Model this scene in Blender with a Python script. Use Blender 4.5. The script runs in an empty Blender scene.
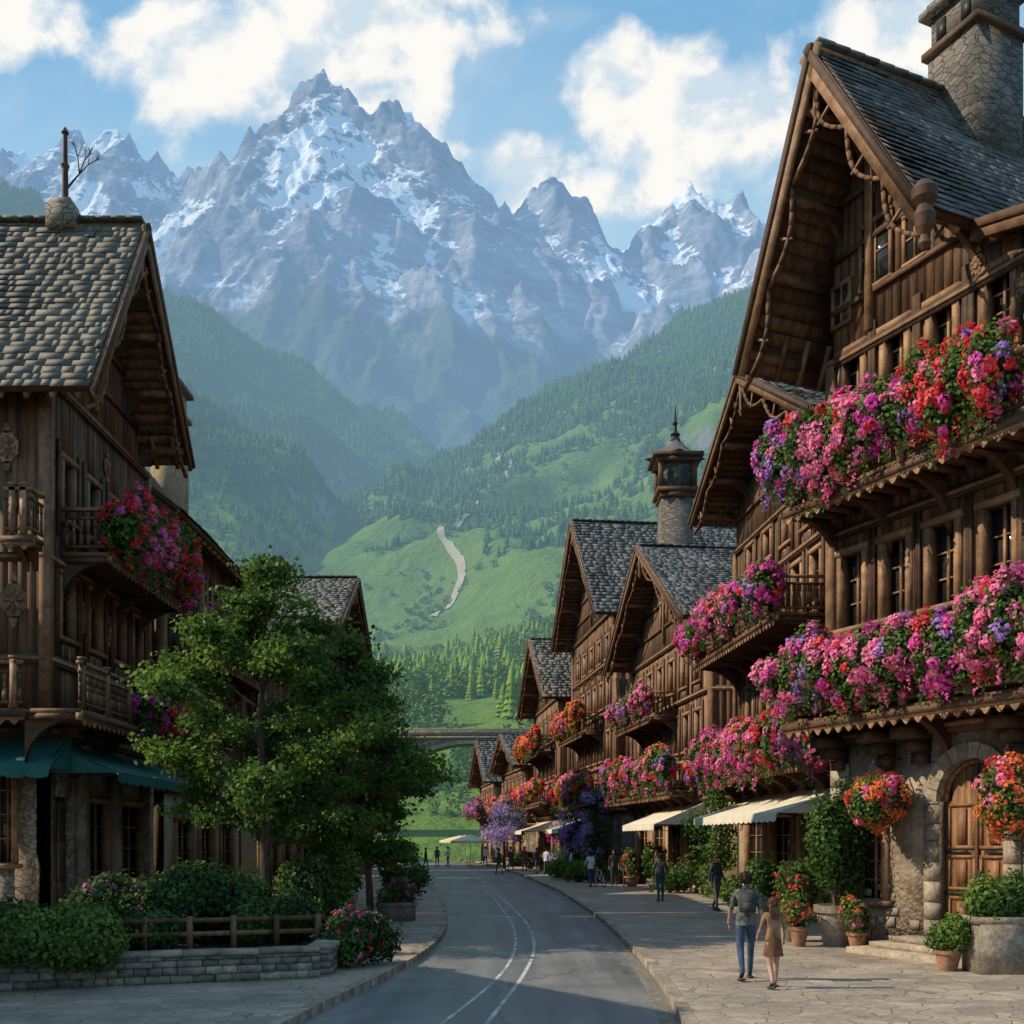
import bpy, math, random
import numpy as np
from mathutils import Matrix, Vector
random.seed(7); rng=np.random.default_rng(7)
scene=bpy.context.scene
col=scene.collection
pi=math.pi
# ---------------------------------------------------------------- materials
def nt(mat):
    mat.use_nodes=True; t=mat.node_tree; t.nodes.clear(); return t,t.nodes,t.links
class NB:
    """small node helper"""
    def __init__(s,tree): s.t=tree; s.n=tree.nodes; s.l=tree.links
    def put(s,sock,v):
        if isinstance(v,bpy.types.NodeSocket): s.l.new(v,sock)
        else: sock.default_value=v
    def math(s,op,a,b=0.0,c=0.0,clamp=False):
        n=s.n.new('ShaderNodeMath'); n.operation=op; n.use_clamp=clamp
        s.put(n.inputs[0],a); s.put(n.inputs[1],b); s.put(n.inputs[2],c); return n.outputs[0]
    def mix(s,f,a,b):
        n=s.n.new('ShaderNodeMix'); n.data_type='RGBA'
        s.put(n.inputs[0],f); s.put(n.inputs[6],a); s.put(n.inputs[7],b); return n.outputs[2]
    def mul(s,a,b):
        n=s.n.new('ShaderNodeMix'); n.data_type='RGBA'; n.blend_type='MULTIPLY'
        n.inputs[0].default_value=1; s.put(n.inputs[6],a); s.put(n.inputs[7],b); return n.outputs[2]
    def noise(s,vec,scale,detail=5,rough=.55,dist=0):
        n=s.n.new('ShaderNodeTexNoise'); s.l.new(vec,n.inputs['Vector'])
        n.inputs['Scale'].default_value=scale; n.inputs['Detail'].default_value=detail
        n.inputs['Roughness'].default_value=rough; n.inputs['Distortion'].default_value=dist
        return n.outputs[0]
    def ss(s,v,a,b,o0=0.,o1=1.):
        n=s.n.new('ShaderNodeMapRange'); n.interpolation_type='SMOOTHSTEP'
        s.put(n.inputs[0],v); n.inputs[1].default_value=a; n.inputs[2].default_value=b
        n.inputs[3].default_value=o0; n.inputs[4].default_value=o1; return n.outputs[0]
    def lin(s,v,a,b,o0=0.,o1=1.):
        n=s.n.new('ShaderNodeMapRange'); s.put(n.inputs[0],v)
        n.inputs[1].default_value=a; n.inputs[2].default_value=b
        n.inputs[3].default_value=o0; n.inputs[4].default_value=o1; return n.outputs[0]
    def objco(s,scale=(1,1,1)):
        tc=s.n.new('ShaderNodeTexCoord'); m=s.n.new('ShaderNodeMapping'); m.inputs['Scale'].default_value=scale
        s.l.new(tc.outputs['Object'],m.inputs[0]); return m.outputs[0]
    def island(s): return s.n.new('ShaderNodeNewGeometry').outputs['Random Per Island']
    def bump(s,h,strength,dist=.05):
        n=s.n.new('ShaderNodeBump'); n.inputs['Strength'].default_value=strength; n.inputs['Distance'].default_value=dist
        s.l.new(h,n.inputs['Height']); return n.outputs[0]
    def grey(s,v):
        n=s.n.new('ShaderNodeCombineColor')
        for i in range(3): s.put(n.inputs[i],v)
        return n.outputs[0]
def c4(c): return (c[0],c[1],c[2],1)
def pmat(name,c1,c2=None,rough=.8,scale=3,stretch=(1,1,1),bump=.3,bscale=12,isl=0.,spec=.3,bdist=.03,tint=None):
    m=bpy.data.materials.new(name); t,_,_=nt(m); b=NB(t)
    c2=c2 or tuple(x*.6 for x in c1)
    co=b.objco(stretch)
    f=b.ss(b.noise(co,scale,4,.6),.32,.68)
    cc=b.mix(f,c4(c1),c4(c2))
    if tint:   # a second tone chosen piece by piece
        cc=b.mix(b.math('FRACT',b.math('MULTIPLY',b.island(),7.31)),cc,b.mul(cc,c4(tint)))
    fine=b.noise(co,bscale,3,.65)
    cc=b.mul(cc,b.grey(b.lin(fine,.3,.7,.70,1.25)))
    if isl>0: cc=b.mul(cc,b.grey(b.lin(b.island(),0,1,1-isl,1+isl)))
    p=b.n.new('ShaderNodeBsdfPrincipled'); o=b.n.new('ShaderNodeOutputMaterial')
    b.l.new(cc,p.inputs['Base Color']); p.inputs['Roughness'].default_value=rough
    p.inputs['Specular IOR Level'].default_value=spec
    if bump>0: b.l.new(b.bump(fine,bump,bdist),p.inputs['Normal'])
    b.l.new(p.outputs[0],o.inputs[0]); return m
def leafmat(name,c1,c2,tr=.35):
    m=bpy.data.materials.new(name); t,_,_=nt(m); b=NB(t)
    cc=b.mix(b.island(),c4(c1),c4(c2))
    d=b.n.new('ShaderNodeBsdfPrincipled'); d.inputs['Roughness'].default_value=.55; d.inputs['Specular IOR Level'].default_value=.25
    tl=b.n.new('ShaderNodeBsdfTranslucent'); mx=b.n.new('ShaderNodeMixShader'); o=b.n.new('ShaderNodeOutputMaterial')
    b.l.new(cc,d.inputs['Base Color']); b.l.new(cc,tl.inputs[0]); mx.inputs[0].default_value=tr
    b.l.new(d.outputs[0],mx.inputs[1]); b.l.new(tl.outputs[0],mx.inputs[2]); b.l.new(mx.outputs[0],o.inputs[0]); return m
WOOD=pmat('dark_wood',(.20,.10,.048),(.09,.045,.024),.7,2,(3,3,.35),.5,18,.42)
WOOD2=pmat('weathered_wood',(.28,.158,.082),(.155,.084,.046),.75,2,(3,3,.35),.5,18,.38)
TRIM=pmat('carved_trim_wood',(.34,.19,.098),(.19,.10,.053),.65,2,(2,2,2),.4,20,.3)
BEAM=pmat('beam_wood',(.125,.062,.033),(.068,.035,.021),.65,2,(2,2,2),.4,16,.25)
SLATE=pmat('slate',(.165,.145,.128),(.085,.076,.068),.7,1.2,(1,1,1),.4,14,.38,tint=(.85,1.0,1.18))
SLATE2=pmat('brown_slate',(.19,.152,.112),(.12,.098,.076),.7,.5,(1,1,1),.4,14,.24,tint=(.82,.94,1.08))
PLASTER=pmat('rough_plaster',(.38,.295,.21),(.20,.15,.105),.9,1.3,(1,1,1),.9,7,0,.2,.08)
PLAST2=pmat('ochre_plaster',(.43,.33,.205),(.28,.205,.13),.9,.9,(1,1,1),.4,9)
IRON=pmat('dark_iron',(.03,.03,.03),(.02,.018,.016),.5,4,bump=.1)
TERRA=pmat('terracotta',(.34,.17,.10),(.22,.11,.07),.8,4,bump=.2)
SOIL=pmat('soil',(.06,.04,.025),(.03,.02,.014),.95,5,bump=.6)
BARK=pmat('bark',(.13,.09,.065),(.06,.042,.032),.9,4,(3,3,.6),.8,14)
CREAM=pmat('cream_canvas',(.74,.66,.52),(.64,.56,.44),.85,2,bump=.1,bscale=30)
GREENC=pmat('green_canvas',(.03,.15,.13),(.02,.11,.10),.8,2,bump=.1,bscale=30)
METALW=pmat('white_paint',(.75,.73,.68),(.6,.58,.52),.6,3,bump=.1)
def glassm():
    m=bpy.data.materials.new('window_glass'); t,_,_=nt(m); b=NB(t)
    co=b.objco(); cc=b.mix(b.noise(co,1.3,3),c4((.012,.014,.016)),c4((.05,.045,.04)))
    p=b.n.new('ShaderNodeBsdfPrincipled'); o=b.n.new('ShaderNodeOutputMaterial'); b.l.new(cc,p.inputs['Base Color'])
    p.inputs['Roughness'].default_value=.06; p.inputs['Specular IOR Level'].default_value=.7
    b.l.new(b.bump(b.noise(co,1.5,2),.08,.05),p.inputs['Normal']); b.l.new(p.outputs[0],o.inputs[0]); return m
GLASS=glassm()
def cellstone(name,c1,c2,mortar,scale=3,stretch=(1,1,1),bump=.8,mw=.06,rough=.85):
    m=bpy.data.materials.new(name); t,_,_=nt(m); b=NB(t); co=b.objco(stretch)
    w=b.n.new('ShaderNodeVectorMath'); w.operation='ADD'
    nn=b.n.new('ShaderNodeTexNoise'); nn.inputs['Scale'].default_value=scale*1.2; b.l.new(co,nn.inputs[0])
    sc=b.n.new('ShaderNodeVectorMath'); sc.operation='SCALE'; sc.inputs[3].default_value=.12/scale*2; b.l.new(nn.outputs[1],sc.inputs[0])
    b.l.new(co,w.inputs[0]); b.l.new(sc.outputs[0],w.inputs[1])
    v=b.n.new('ShaderNodeTexVoronoi'); v.inputs['Scale'].default_value=scale; b.l.new(w.outputs[0],v.inputs[0])
    e=b.n.new('ShaderNodeTexVoronoi'); e.feature='DISTANCE_TO_EDGE'; e.inputs['Scale'].default_value=scale; b.l.new(w.outputs[0],e.inputs[0])
    sep=b.n.new('ShaderNodeSeparateColor'); b.l.new(v.outputs['Color'],sep.inputs[0])
    cc=b.mix(sep.outputs[0],c4(c1),c4(c2))
    cc=b.mul(cc,b.grey(b.lin(b.noise(co,scale*5,3,.6),.3,.7,.75,1.2)))
    cc=b.mul(cc,b.grey(b.lin(b.noise(co,scale*.25,4,.6),.3,.7,.70,1.25)))
    f=b.ss(e.outputs[0],0,mw); cc=b.mix(f,c4(mortar),cc)
    p=b.n.new('ShaderNodeBsdfPrincipled'); o=b.n.new('ShaderNodeOutputMaterial'); b.l.new(cc,p.inputs['Base Color'])
    p.inputs['Roughness'].default_value=rough
    h=b.math('ADD',f,b.math('MULTIPLY',b.noise(co,scale*6,2),.4))
    b.l.new(b.bump(h,bump,.04),p.inputs['Normal']); b.l.new(p.outputs[0],o.inputs[0]); return m
STONE=cellstone('rubble_stone',(.30,.25,.19),(.17,.14,.11),(.09,.075,.06),3.2,(1,1,1.8))
DSTONE=cellstone('chimney_stone',(.20,.17,.14),(.10,.085,.07),(.05,.042,.035),3.6,(1,1,2.2))
COBBLE=cellstone('pebble_stone',(.40,.32,.23),(.22,.18,.13),(.09,.075,.06),6,(1,1,1.3))
PAVE=cellstone('flagstones',(.40,.315,.235),(.27,.215,.165),(.15,.125,.10),2.1,(1,1.3,1),.4,.03,.7)
KERB=pmat('kerb_stone',(.36,.285,.21),(.23,.18,.135),.8,2,bump=.5,isl=.22)
def asphalt():
    m=bpy.data.materials.new('asphalt'); t,_,_=nt(m); b=NB(t); co=b.objco()
    f=b.noise(co,.35,5,.6); cc=b.mix(b.ss(f,.35,.65),c4((.11,.108,.11)),c4((.18,.168,.153)))
    co2=b.objco((2.2,.12,1)); cc=b.mul(cc,b.grey(b.lin(b.noise(co2,1,4),.35,.65,.75,1.25)))
    co3=b.objco((1,.5,1)); v=b.n.new('ShaderNodeTexVoronoi'); v.feature='DISTANCE_TO_EDGE'; v.inputs['Scale'].default_value=.33
    ad=b.n.new('ShaderNodeVectorMath'); ad.operation='ADD'; nz=b.n.new('ShaderNodeTexNoise'); nz.inputs['Scale'].default_value=1.2; nz.inputs['Detail'].default_value=6; b.l.new(co3,nz.inputs[0]); b.l.new(co3,ad.inputs[0]); b.l.new(nz.outputs[1],ad.inputs[1]); b.l.new(ad.outputs[0],v.inputs[0])
    cc=b.mul(cc,b.grey(b.ss(v.outputs[0],0,.012,.55,1.)))
    fine=b.noise(co,60,2,.7); cc=b.mul(cc,b.grey(b.lin(fine,.3,.7,.7,1.3)))
    p=b.n.new('ShaderNodeBsdfPrincipled'); o=b.n.new('ShaderNodeOutputMaterial'); b.l.new(cc,p.inputs['Base Color'])
    b.l.new(b.lin(f,.3,.7,.34,.64),p.inputs['Roughness'])
    b.l.new(b.bump(fine,.3,.01),p.inputs['Normal']); b.l.new(p.outputs[0],o.inputs[0]); return m
ASH=asphalt()
LINE=pmat('worn_road_paint',(.58,.57,.54),(.22,.215,.21),.7,1.6,bump=.1,bscale=30)
LF=[leafmat('leaf_green',(.055,.12,.022),(.10,.18,.037)),leafmat('leaf_dark',(.028,.067,.017),(.055,.108,.026)),
    leafmat('leaf_lime',(.12,.20,.032),(.19,.27,.052))]
PET={k:leafmat('petal_'+k,a,c,.35) for k,a,c in [('pink',(.85,.12,.32),(.88,.32,.52)),('magenta',(.68,.05,.38),(.82,.14,.52)),
    ('red',(.72,.03,.05),(.86,.09,.11)),('orange',(.84,.14,.05),(.88,.28,.08)),('purple',(.36,.16,.55),(.52,.28,.70)),('lilac',(.36,.24,.55),(.52,.40,.70))]}
# ---------------------------------------------------------------- mesh builder
BOXV=np.array([(0,0,0),(1,0,0),(1,1,0),(0,1,0),(0,0,1),(1,0,1),(1,1,1),(0,1,1)],float)
BOXF=np.array([(0,3,2,1),(4,5,6,7),(0,1,5,4),(1,2,6,5),(2,3,7,6),(3,0,4,7)])
class MB:
    def __init__(s): s.c=[]; s.mats=[]; s.M=np.eye(4); s.n=0
    def mi(s,m):
        if m not in s.mats: s.mats.append(m)
        return s.mats.index(m)
    def setM(s,M=None): s.M=np.eye(4) if M is None else np.array(M)
    def raw(s,V,F,mat):
        V=np.asarray(V,float); F=np.asarray(F)
        V=V@s.M[:3,:3].T+s.M[:3,3]
        s.c.append((V,F+s.n,s.mi(mat))); s.n+=len(V)
    def box(s,x0,x1,y0,y1,z0,z1,mat):
        s.raw(BOXV*np.array([x1-x0,y1-y0,z1-z0])+np.array([x0,y0,z0]),BOXF,mat)
    def beam(s,p,q,w,h,mat,up=(0,0,1)):
        p=np.array(p,float); q=np.array(q,float); d=q-p; L=np.linalg.norm(d); d/=L
        up=np.array(up,float)
        if abs(d@up)>.98: up=np.array((0,1.,0))
        r=np.cross(d,up); r/=np.linalg.norm(r); u=np.cross(r,d)
        B=(BOXV-np.array([0,.5,.5]))*np.array([L,w,h])
        s.raw(p+B[:,:1]*d+B[:,1:2]*r+B[:,2:]*u,BOXF[:,::-1],mat)
    def cone(s,p,q,r0,r1,n,mat,cap=True):
        p=np.array(p,float); q=np.array(q,float); d=q-p; d/=np.linalg.norm(d)
        a=np.array((0,0,1.)) if abs(d[2])<.9 else np.array((1.,0,0))
        r=np.cross(d,a); r/=np.linalg.norm(r); u=np.cross(d,r)
        t=np.arange(n)*2*pi/n; ring=np.cos(t)[:,None]*r+np.sin(t)[:,None]*u
        V=np.vstack([p+ring*r0,q+ring*r1]); i=np.arange(n); j=(i+1)%n
        s.raw(V,np.stack([i,j,j+n,i+n],1),mat)
        if cap:
            s.raw(V,np.array([np.arange(n)+n]),mat); s.raw(V,np.array([np.arange(n)[::-1]]),mat)
    def prism(s,pts,vec,mat):
        P=np.array(pts,float); n=len(P); V=np.vstack([P,P+np.array(vec)]); i=np.arange(n); j=(i+1)%n
        s.raw(V,np.stack([i,j,j+n,i+n],1),mat); s.raw(V,np.array([np.arange(n)[::-1]]),mat); s.raw(V,np.array([np.arange(n)+n]),mat)
    def ring(s,c,a,b,R,r,mat,n=20):
        """tyre-like ring in the plane spanned by a,b"""
        c,a,b=[np.array(v,float) for v in (c,a,b)]; P=[c+R*(a*math.cos(t)+b*math.sin(t)) for t in np.linspace(0,2*pi,n+1)]
        for p,q in zip(P[:-1],P[1:]): s.cone(p,q,r,r,5,mat,False)
    def revolve(s,c,prof,n,mat):
        for (r0,z0),(r1,z1) in zip(prof[:-1],prof[1:]):
            s.cone((c[0],c[1],c[2]+z0),(c[0],c[1],c[2]+z1+(1e-4 if z1==z0 else 0)),max(r0,.001),max(r1,.001),n,mat,cap=False)
        s.cone((c[0],c[1],c[2]+prof[0][1]-.002),(c[0],c[1],c[2]+prof[0][1]),prof[0][0],prof[0][0],n,mat)
    def mesh(s,name,smooth=False):
        me=bpy.data.meshes.new(name)
        if not s.c: return me
        V=np.vstack([c[0] for c in s.c]); loops=[];tot=[];mi=[]
        for v,F,idx in s.c:
            loops.append(F.ravel()); tot.append(np.full(len(F),F.shape[1])); mi.append(np.full(len(F),idx))
        loops=np.concatenate(loops).astype(np.int32); tot=np.concatenate(tot); mi=np.concatenate(mi).astype(np.int32)
        st=np.concatenate([[0],np.cumsum(tot)[:-1]]).astype(np.int32)
        me.vertices.add(len(V)); me.vertices.foreach_set('co',V.astype(np.float32).ravel())
        me.loops.add(len(loops)); me.loops.foreach_set('vertex_index',loops)
        me.polygons.add(len(tot)); me.polygons.foreach_set('loop_start',st)
        me.polygons.foreach_set('material_index',mi)
        for m in s.mats: me.materials.append(m)
        me.update(calc_edges=True)
        if smooth: me.polygons.foreach_set('use_smooth',np.ones(len(tot),bool))
        return me
    def obj(s,name,parent=None,M=None,smooth=False):
        o=bpy.data.objects.new(name,s.mesh(name,smooth)); col.objects.link(o)
        if parent: o.parent=parent
        if M is not None: o.matrix_world=Matrix(M.tolist() if isinstance(M,np.ndarray) else M)
        return o
def Mt(x=0,y=0,z=0,rz=0):
    c,s_=math.cos(rz),math.sin(rz)
    return np.array([[c,-s_,0,x],[s_,c,0,y],[0,0,1,z],[0,0,0,1.]])
def empty(name,M):
    o=bpy.data.objects.new(name,None); col.objects.link(o); o.matrix_world=Matrix(M.tolist()); o.empty_display_size=.5; return o
# ---------------------------------------------------------------- foliage helpers
def unit(n):
    a=rng.normal(size=(n,3)); return a/np.linalg.norm(a,axis=1)[:,None]
def leafq(mb,P,S,mat,N=None,fold=.2,wid=.38):
    n=len(P)
    if n==0: return
    nn=unit(n)
    if N is not None: nn=nn*.7+N; nn/=np.linalg.norm(nn,axis=1)[:,None]
    t=np.cross(nn,unit(n)); t/=np.linalg.norm(t,axis=1)[:,None]+1e-9; b=np.cross(nn,t)
    S=np.broadcast_to(np.asarray(S,float),(n,))[:,None]
    V=np.stack([P-t*S*.5,P+b*S*wid+nn*S*fold,P+t*S*.5,P-b*S*wid+nn*S*fold],1).reshape(-1,3)
    mb.raw(V,np.arange(4*n).reshape(n,4),mat)
def ell(n,c,r,inner=.45):
    d=unit(n); rad=(inner+(1-inner)*rng.random(n)**.6)[:,None]
    return np.array(c)+d*rad*np.array(r),d
PAL_A=['pink','magenta','red','pink','magenta','pink','red','magenta','purple','pink','pink']
PAL_B=['red','orange','pink','pink','orange']
PAL_C=['purple','magenta','purple','pink']
def blob_flowers(mb,c,r,pal,dl=1.,fs=.075,ls=.10,fl=1.,dom=None):
    area=(r[0]*r[2]+r[0]*r[1]+r[1]*r[2])
    nl=int(900*area*dl*(.1/ls)**2); P,N=ell(nl,c,r,.35)
    leafq(mb,P,ls*(.7+.6*rng.random(nl)),LF[0],N)
    P,N=ell(nl//2,c,(r[0]*.85,r[1]*.85,r[2]*.85),.3); leafq(mb,P,ls,LF[1],N)
    P,N=ell(nl//5,c,(r[0]*1.1,r[1]*1.1,r[2]*1.12),.8); leafq(mb,P,ls*.8,LF[2],N)
    nb=max(5,int(26*area*fl)); C,CN=ell(nb,c,r,.9)
    for i in range(nb):
        k=dom if (dom and random.random()<.55) else random.choice(pal)
        m=int(38*fl*(.075/fs)**1.2); rr=random.uniform(.09,.17)
        P,N=ell(m,C[i],(rr,rr,rr*1.2),.4); leafq(mb,P,fs*(.6+.7*rng.random(m)),PET[k],N*.6+CN[i],.12,.48)
def flower_row(name,M,s0,s1,t,zc,hz,ry,pal,step=.5,fs=.075,ls=.1,box=None,fl=1.):
    mb=MB(); L=s1-s0; n=max(1,int(L/step)); doms=[random.choice(pal) for _ in range(n+1)]
    for i in range(n):
        s=s0+(i+.5)*L/n
        h=hz*random.uniform(.6,1.15); zz=zc+random.uniform(-.2,.16)*hz*2
        blob_flowers(mb,(s+random.uniform(-.1,.1),t+random.uniform(-.12,.08),zz),(step*random.uniform(.6,.85),ry*random.uniform(.8,1.15),h),pal,1,fs,ls,fl,doms[i//2])
        for q in range(5):
            x=s+random.uniform(-.3,.3); z0=zz-h*.8
            P=np.array([[x+random.uniform(-.05,.05),t-ry*.4+random.uniform(-.08,.08),z0-.03*j] for j in range(int(random.uniform(8,24)*hz))])
            if len(P): leafq(mb,P,ls*.8,PET[doms[i//2]] if q==0 else LF[0])
    if box is not None:
        mb.box(s0,s1,t-.14,t+.14,box-.12,box+.14,BEAM)
    return mb.obj(name,M=M)
# ---------------------------------------------------------------- building parts
def fr_side(W,Dp,side):
    if side=='max': return Mt(W,0,0,pi/2)
    return Mt(0,Dp,0,-pi/2)
def cells(L,z0,z1,holes):
    xs=sorted({0.,L,*[h[0] for h in holes],*[h[1] for h in holes]}); zs=sorted({z0,z1,*[h[2] for h in holes],*[h[3] for h in holes]})
    zs=[z for z in zs if z0<=z<=z1]
    for a,b in zip(xs[:-1],xs[1:]):
        run=None
        for c,d in zip(zs[:-1],zs[1:]):
            inside=any(h[0]<=a+1e-6 and b<=h[1]+1e-6 and h[2]<=c+1e-6 and d<=h[3]+1e-6 for h in holes)
            if inside:
                if run: yield a,b,run[0],run[1]; run=None
            else: run=(run[0],d) if run else (c,d)
        if run: yield a,b,run[0],run[1]
def wall(mb,L,z0,z1,holes,mat,clad=None,bw=.22,th=.24):
    for a,b,c,d in cells(L,z0,z1,holes):
        mb.box(a,b,0,th,c,d,mat)
        if clad:
            n=max(1,round((b-a)/bw)); w=(b-a)/n
            for i in range(n):
                p=random.uniform(.018,.045)
                mb.box(a+i*w+.006,a+(i+1)*w-.006,-p,-.002,c+.004,d-.004,clad)
def window(mb,s0,s1,z0,z1,frame=TRIM,shut=False,nm=1,rows=2):
    f=.09
    mb.box(s0,s1,.17,.20,z0,z1,GLASS)
    mb.box(s0-f,s0+.05,-.09,.16,z0-.02,z1+.02,frame); mb.box(s1-.05,s1+f,-.09,.16,z0-.02,z1+.02,frame)
    mb.box(s0-f-.06,s1+f+.06,-.12,.15,z1+.022,z1+.16,frame); mb.box(s0-f-.1,s1+f+.1,-.17,.15,z0-.13,z0-.022,frame)
    for i in range(1,nm+1):
        x=s0+(s1-s0)*i/(nm+1); mb.box(x-.03,x+.03,.10,.165,z0,z1,frame)
    for i in range(1,rows+1):
        z=z0+(z1-z0)*i/(rows+1); mb.box(s0+.052,s1-.052,.115,.163,z-.018,z+.018,frame)
def bracket(mb,s,z,dep,h,mat=BEAM,w=.14):
    n=6; P=[]
    for i in range(n+1):
        a=i/n*pi/2; P.append((s-w/2,-dep*(1-math.cos(a)),z-h+h*math.sin(a)))
    P+= [(s-w/2,-dep,z),(s-w/2,0,z)]
    mb.prism(P[:],(w,0,0),mat)
def balcony(mb,s0,s1,z,dep,ends=(1,1),rh=1.0,bal=.14,mat=WOOD,trim=TRIM,bk=1.6,arc=True):
    mb.box(s0,s1,-dep,-.13,z-.10,z,mat); mb.box(s0-.04,s1+.04,-dep-.06,-dep+.08,z-.26,z-.102,trim)
    mb.box(s0-.06,s1+.06,-dep-.09,-dep-.062,z-.20,z-.06,BEAM)
    n=int((s1-s0)/.45)
    for i in range(n+1):
        x=s0+.08+(s1-s0-.16)*i/max(n,1); mb.box(x-.05,x+.05,-dep+.082,-.13,z-.24,z-.102,BEAM)
    n=int((s1-s0)/.3)
    for i in range(n):
        x=s0+(i+.5)*(s1-s0)/n; mb.prism([(x-.11,-dep-.055,z-.262),(x+.11,-dep-.055,z-.262),(x+.05,-dep-.055,z-.34),(x,-dep-.055,z-.38),(x-.05,-dep-.055,z-.34)],(0,.03,0),trim)
    k=max(2,int((s1-s0)/bk)+1)
    for i in range(k):
        x=s0+.2+(s1-s0-.4)*i/(k-1)
        if arc: bracket(mb,x,z-.245,dep*.85,dep*.8)
        mb.box(x-.07,x+.07,-dep-.03,-dep+.09,z+.002,z+rh+.12,trim); mb.box(x-.09,x+.09,-dep-.05,-dep+.11,z+rh+.122,z+rh+.18,trim)
    def rail(F,L):
        mb.setM(F)
        mb.box(0,L,-.03,.09,z+rh,z+rh+.08,trim); mb.box(0,L,0,.06,z+.10,z+.17,mat); mb.box(0,L,0,.06,z+rh-.2,z+rh-.14,mat)
        m=max(1,int(L/bal))
        for i in range(m):
            x=(i+.5)*L/m
            mb.box(x-bal*.3,x+bal*.3,.015,.045,z+.172,z+.45,mat); mb.box(x-bal*.18,x+bal*.18,.015,.045,z+.452,z+.6,mat); mb.box(x-bal*.3,x+bal*.3,.015,.045,z+.602,z+rh-.202,mat)
    M0=mb.M.copy()
    rail(M0@Mt(s0,-dep),s1-s0)
    if ends[0]: rail(M0@Mt(s0,-.13,0,-pi/2),dep-.25)
    if ends[1]: rail(M0@Mt(s1,-dep+.12,0,pi/2),dep-.25)
    mb.setM(M0)
def shingles(mb,o,a,b,La,Lb,n,e,w,mat):
    o=np.array(o,float);a=np.array(a,float);b=np.array(b,float);n=np.array(n,float)
    rows=int(Lb/e)+1; V=[];cnt=0; ph=[random.uniform(0,6) for _ in range(4)]
    for i in range(rows):
        bb=i*e-.05; x=-random.uniform(0,w); rj=random.uniform(-.02,.02)
        while x<La:
            ww=w*random.choice((.5,.7,.9,1.1,1.4,1.8)); x0=max(x,0)+.004; x1=min(x+ww,La)-.004; x+=ww
            if x1-x0<.04: continue
            sag=.03*math.sin(x*.9+ph[0])+.02*math.sin(x*.37+i*.3+ph[1])
            j=rj+random.uniform(-.03,.03)*e*3; th=random.uniform(.012,.022); top=min(bb+e*1.5,Lb); r=random.uniform(-.005,.005)
            if random.random()<.03: r+=.02; j-=.05
            lo0=o+a*x0+b*(bb+j); lo1=o+a*x1+b*(bb+j+random.uniform(-.02,.02)); hi0=o+a*x0+b*top; hi1=o+a*x1+b*top
            h=.026+r+max(sag,-.015)
            V+= [lo0+n*(h),lo1+n*(h+random.uniform(-.004,.004)),hi1+n*.003,hi0+n*.003,lo0+n*(h+th),lo1+n*(h+th),hi1+n*(th*.7),hi0+n*(th*.7)]; cnt+=1
    V=np.array(V); F=(BOXF[None]+8*np.arange(cnt)[:,None,None]).reshape(-1,4)
    if np.dot(np.cross(a,b),n)<0: F=F[:,::-1]
    mb.raw(V,F,mat)
def roof(mb,prof,y0s,y1,e,w,mat=SLATE,barge=True,bh=.34):
    for k in range(len(prof)-1):
        (xa,za),(xb,zb)=prof[k],prof[k+1]; y0=y0s[k] if isinstance(y0s,(list,tuple)) else y0s
        up=np.array([xb-xa,0,zb-za]) if zb>za else np.array([xa-xb,0,za-zb])
        lo=np.array([xa,y0,za]) if zb>za else np.array([xb,y0,zb])
        L=np.linalg.norm(up); b=up/L; n=np.array([-b[2],0,b[0]])
        if n[2]<0: n=-n
        th=.16
        P=[lo-n*th,lo,lo+up,lo+up-n*th]
        mb.prism(P,(0,y1-y0,0),BEAM)
        m=max(2,int(L/.3))
        for i in range(m):
            p=lo-n*(th+.012)+b*(L*(i+.5)/m); mb.beam(p+np.array([0,.01,0]),p+np.array([0,min(2.4,y1-y0-.1),0]),.27,.02,WOOD,up=n)
        shingles(mb,lo+np.array([0,-.04,0]),(0,1,0),b,y1-y0+.08,L,n,e,w,mat)
        if barge:
            p=lo-n*(th*.5+.1)-b*.1; q=lo+up-n*(th*.5+.1)
            for yy,ww,hh,mt in ((y0-.085,.09,bh,TRIM),(y0-.15,.05,bh*.45,BEAM)):
                off=n*(0 if mt is TRIM else bh*.28)
                mb.beam(p+np.array([0,yy-y0,0])+off,q+np.array([0,yy-y0,0])+off,ww,hh,mt,up=n)
        for i in range(int((y1-y0)/.6)):
            c=lo-n*(th+.08)+np.array([0,.3+i*.6,0]); mb.beam(c-b*.06,c+b*.9,.1,.12,TRIM,up=n)
    r=int(np.argmax([p[1] for p in prof]))
    yy0=y0s[max(r-1,0)] if isinstance(y0s,(list,tuple)) else y0s
    if 0<r<len(prof)-1:
        L=y1-yy0; m=int(L/.4)
        for i in range(m): mb.beam((prof[r][0],yy0+i*.4,prof[r][1]+.06),(prof[r][0],yy0+i*.4+.43,prof[r][1]+.065+random.uniform(0,.02)),.34,.07,mat)
def medallion(mb,s,z,r=.32,mat=TRIM):
    """carved wooden ornament on a wall face (t=0 plane)"""
    P=[(s+rr*math.cos(a),-.06,z+rr*1.25*math.sin(a)) for a,rr in [(k*2*pi/16,r*(1 if k%2 else .86)) for k in range(16)]]
    mb.prism(P,(0,-.03,0),mat)
    for k in range(8):
        a=k*pi/4; mb.beam((s+.06*math.cos(a),-.105,z+.07*math.sin(a)),(s+r*.7*math.cos(a),-.105,z+r*.9*math.sin(a)),.07,.035,WOOD2,up=(0,1,0))
    mb.cone((s,-.09,z),(s,-.15,z),.09,.05,10,mat)
    for q in (-1,1): mb.prism([(s-.10,-.06,z+q*r*1.3),(s+.10,-.06,z+q*r*1.3),(s+.04,-.06,z+q*r*1.9),(s-.04,-.06,z+q*r*1.9)],(0,-.03,0),mat)
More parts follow.
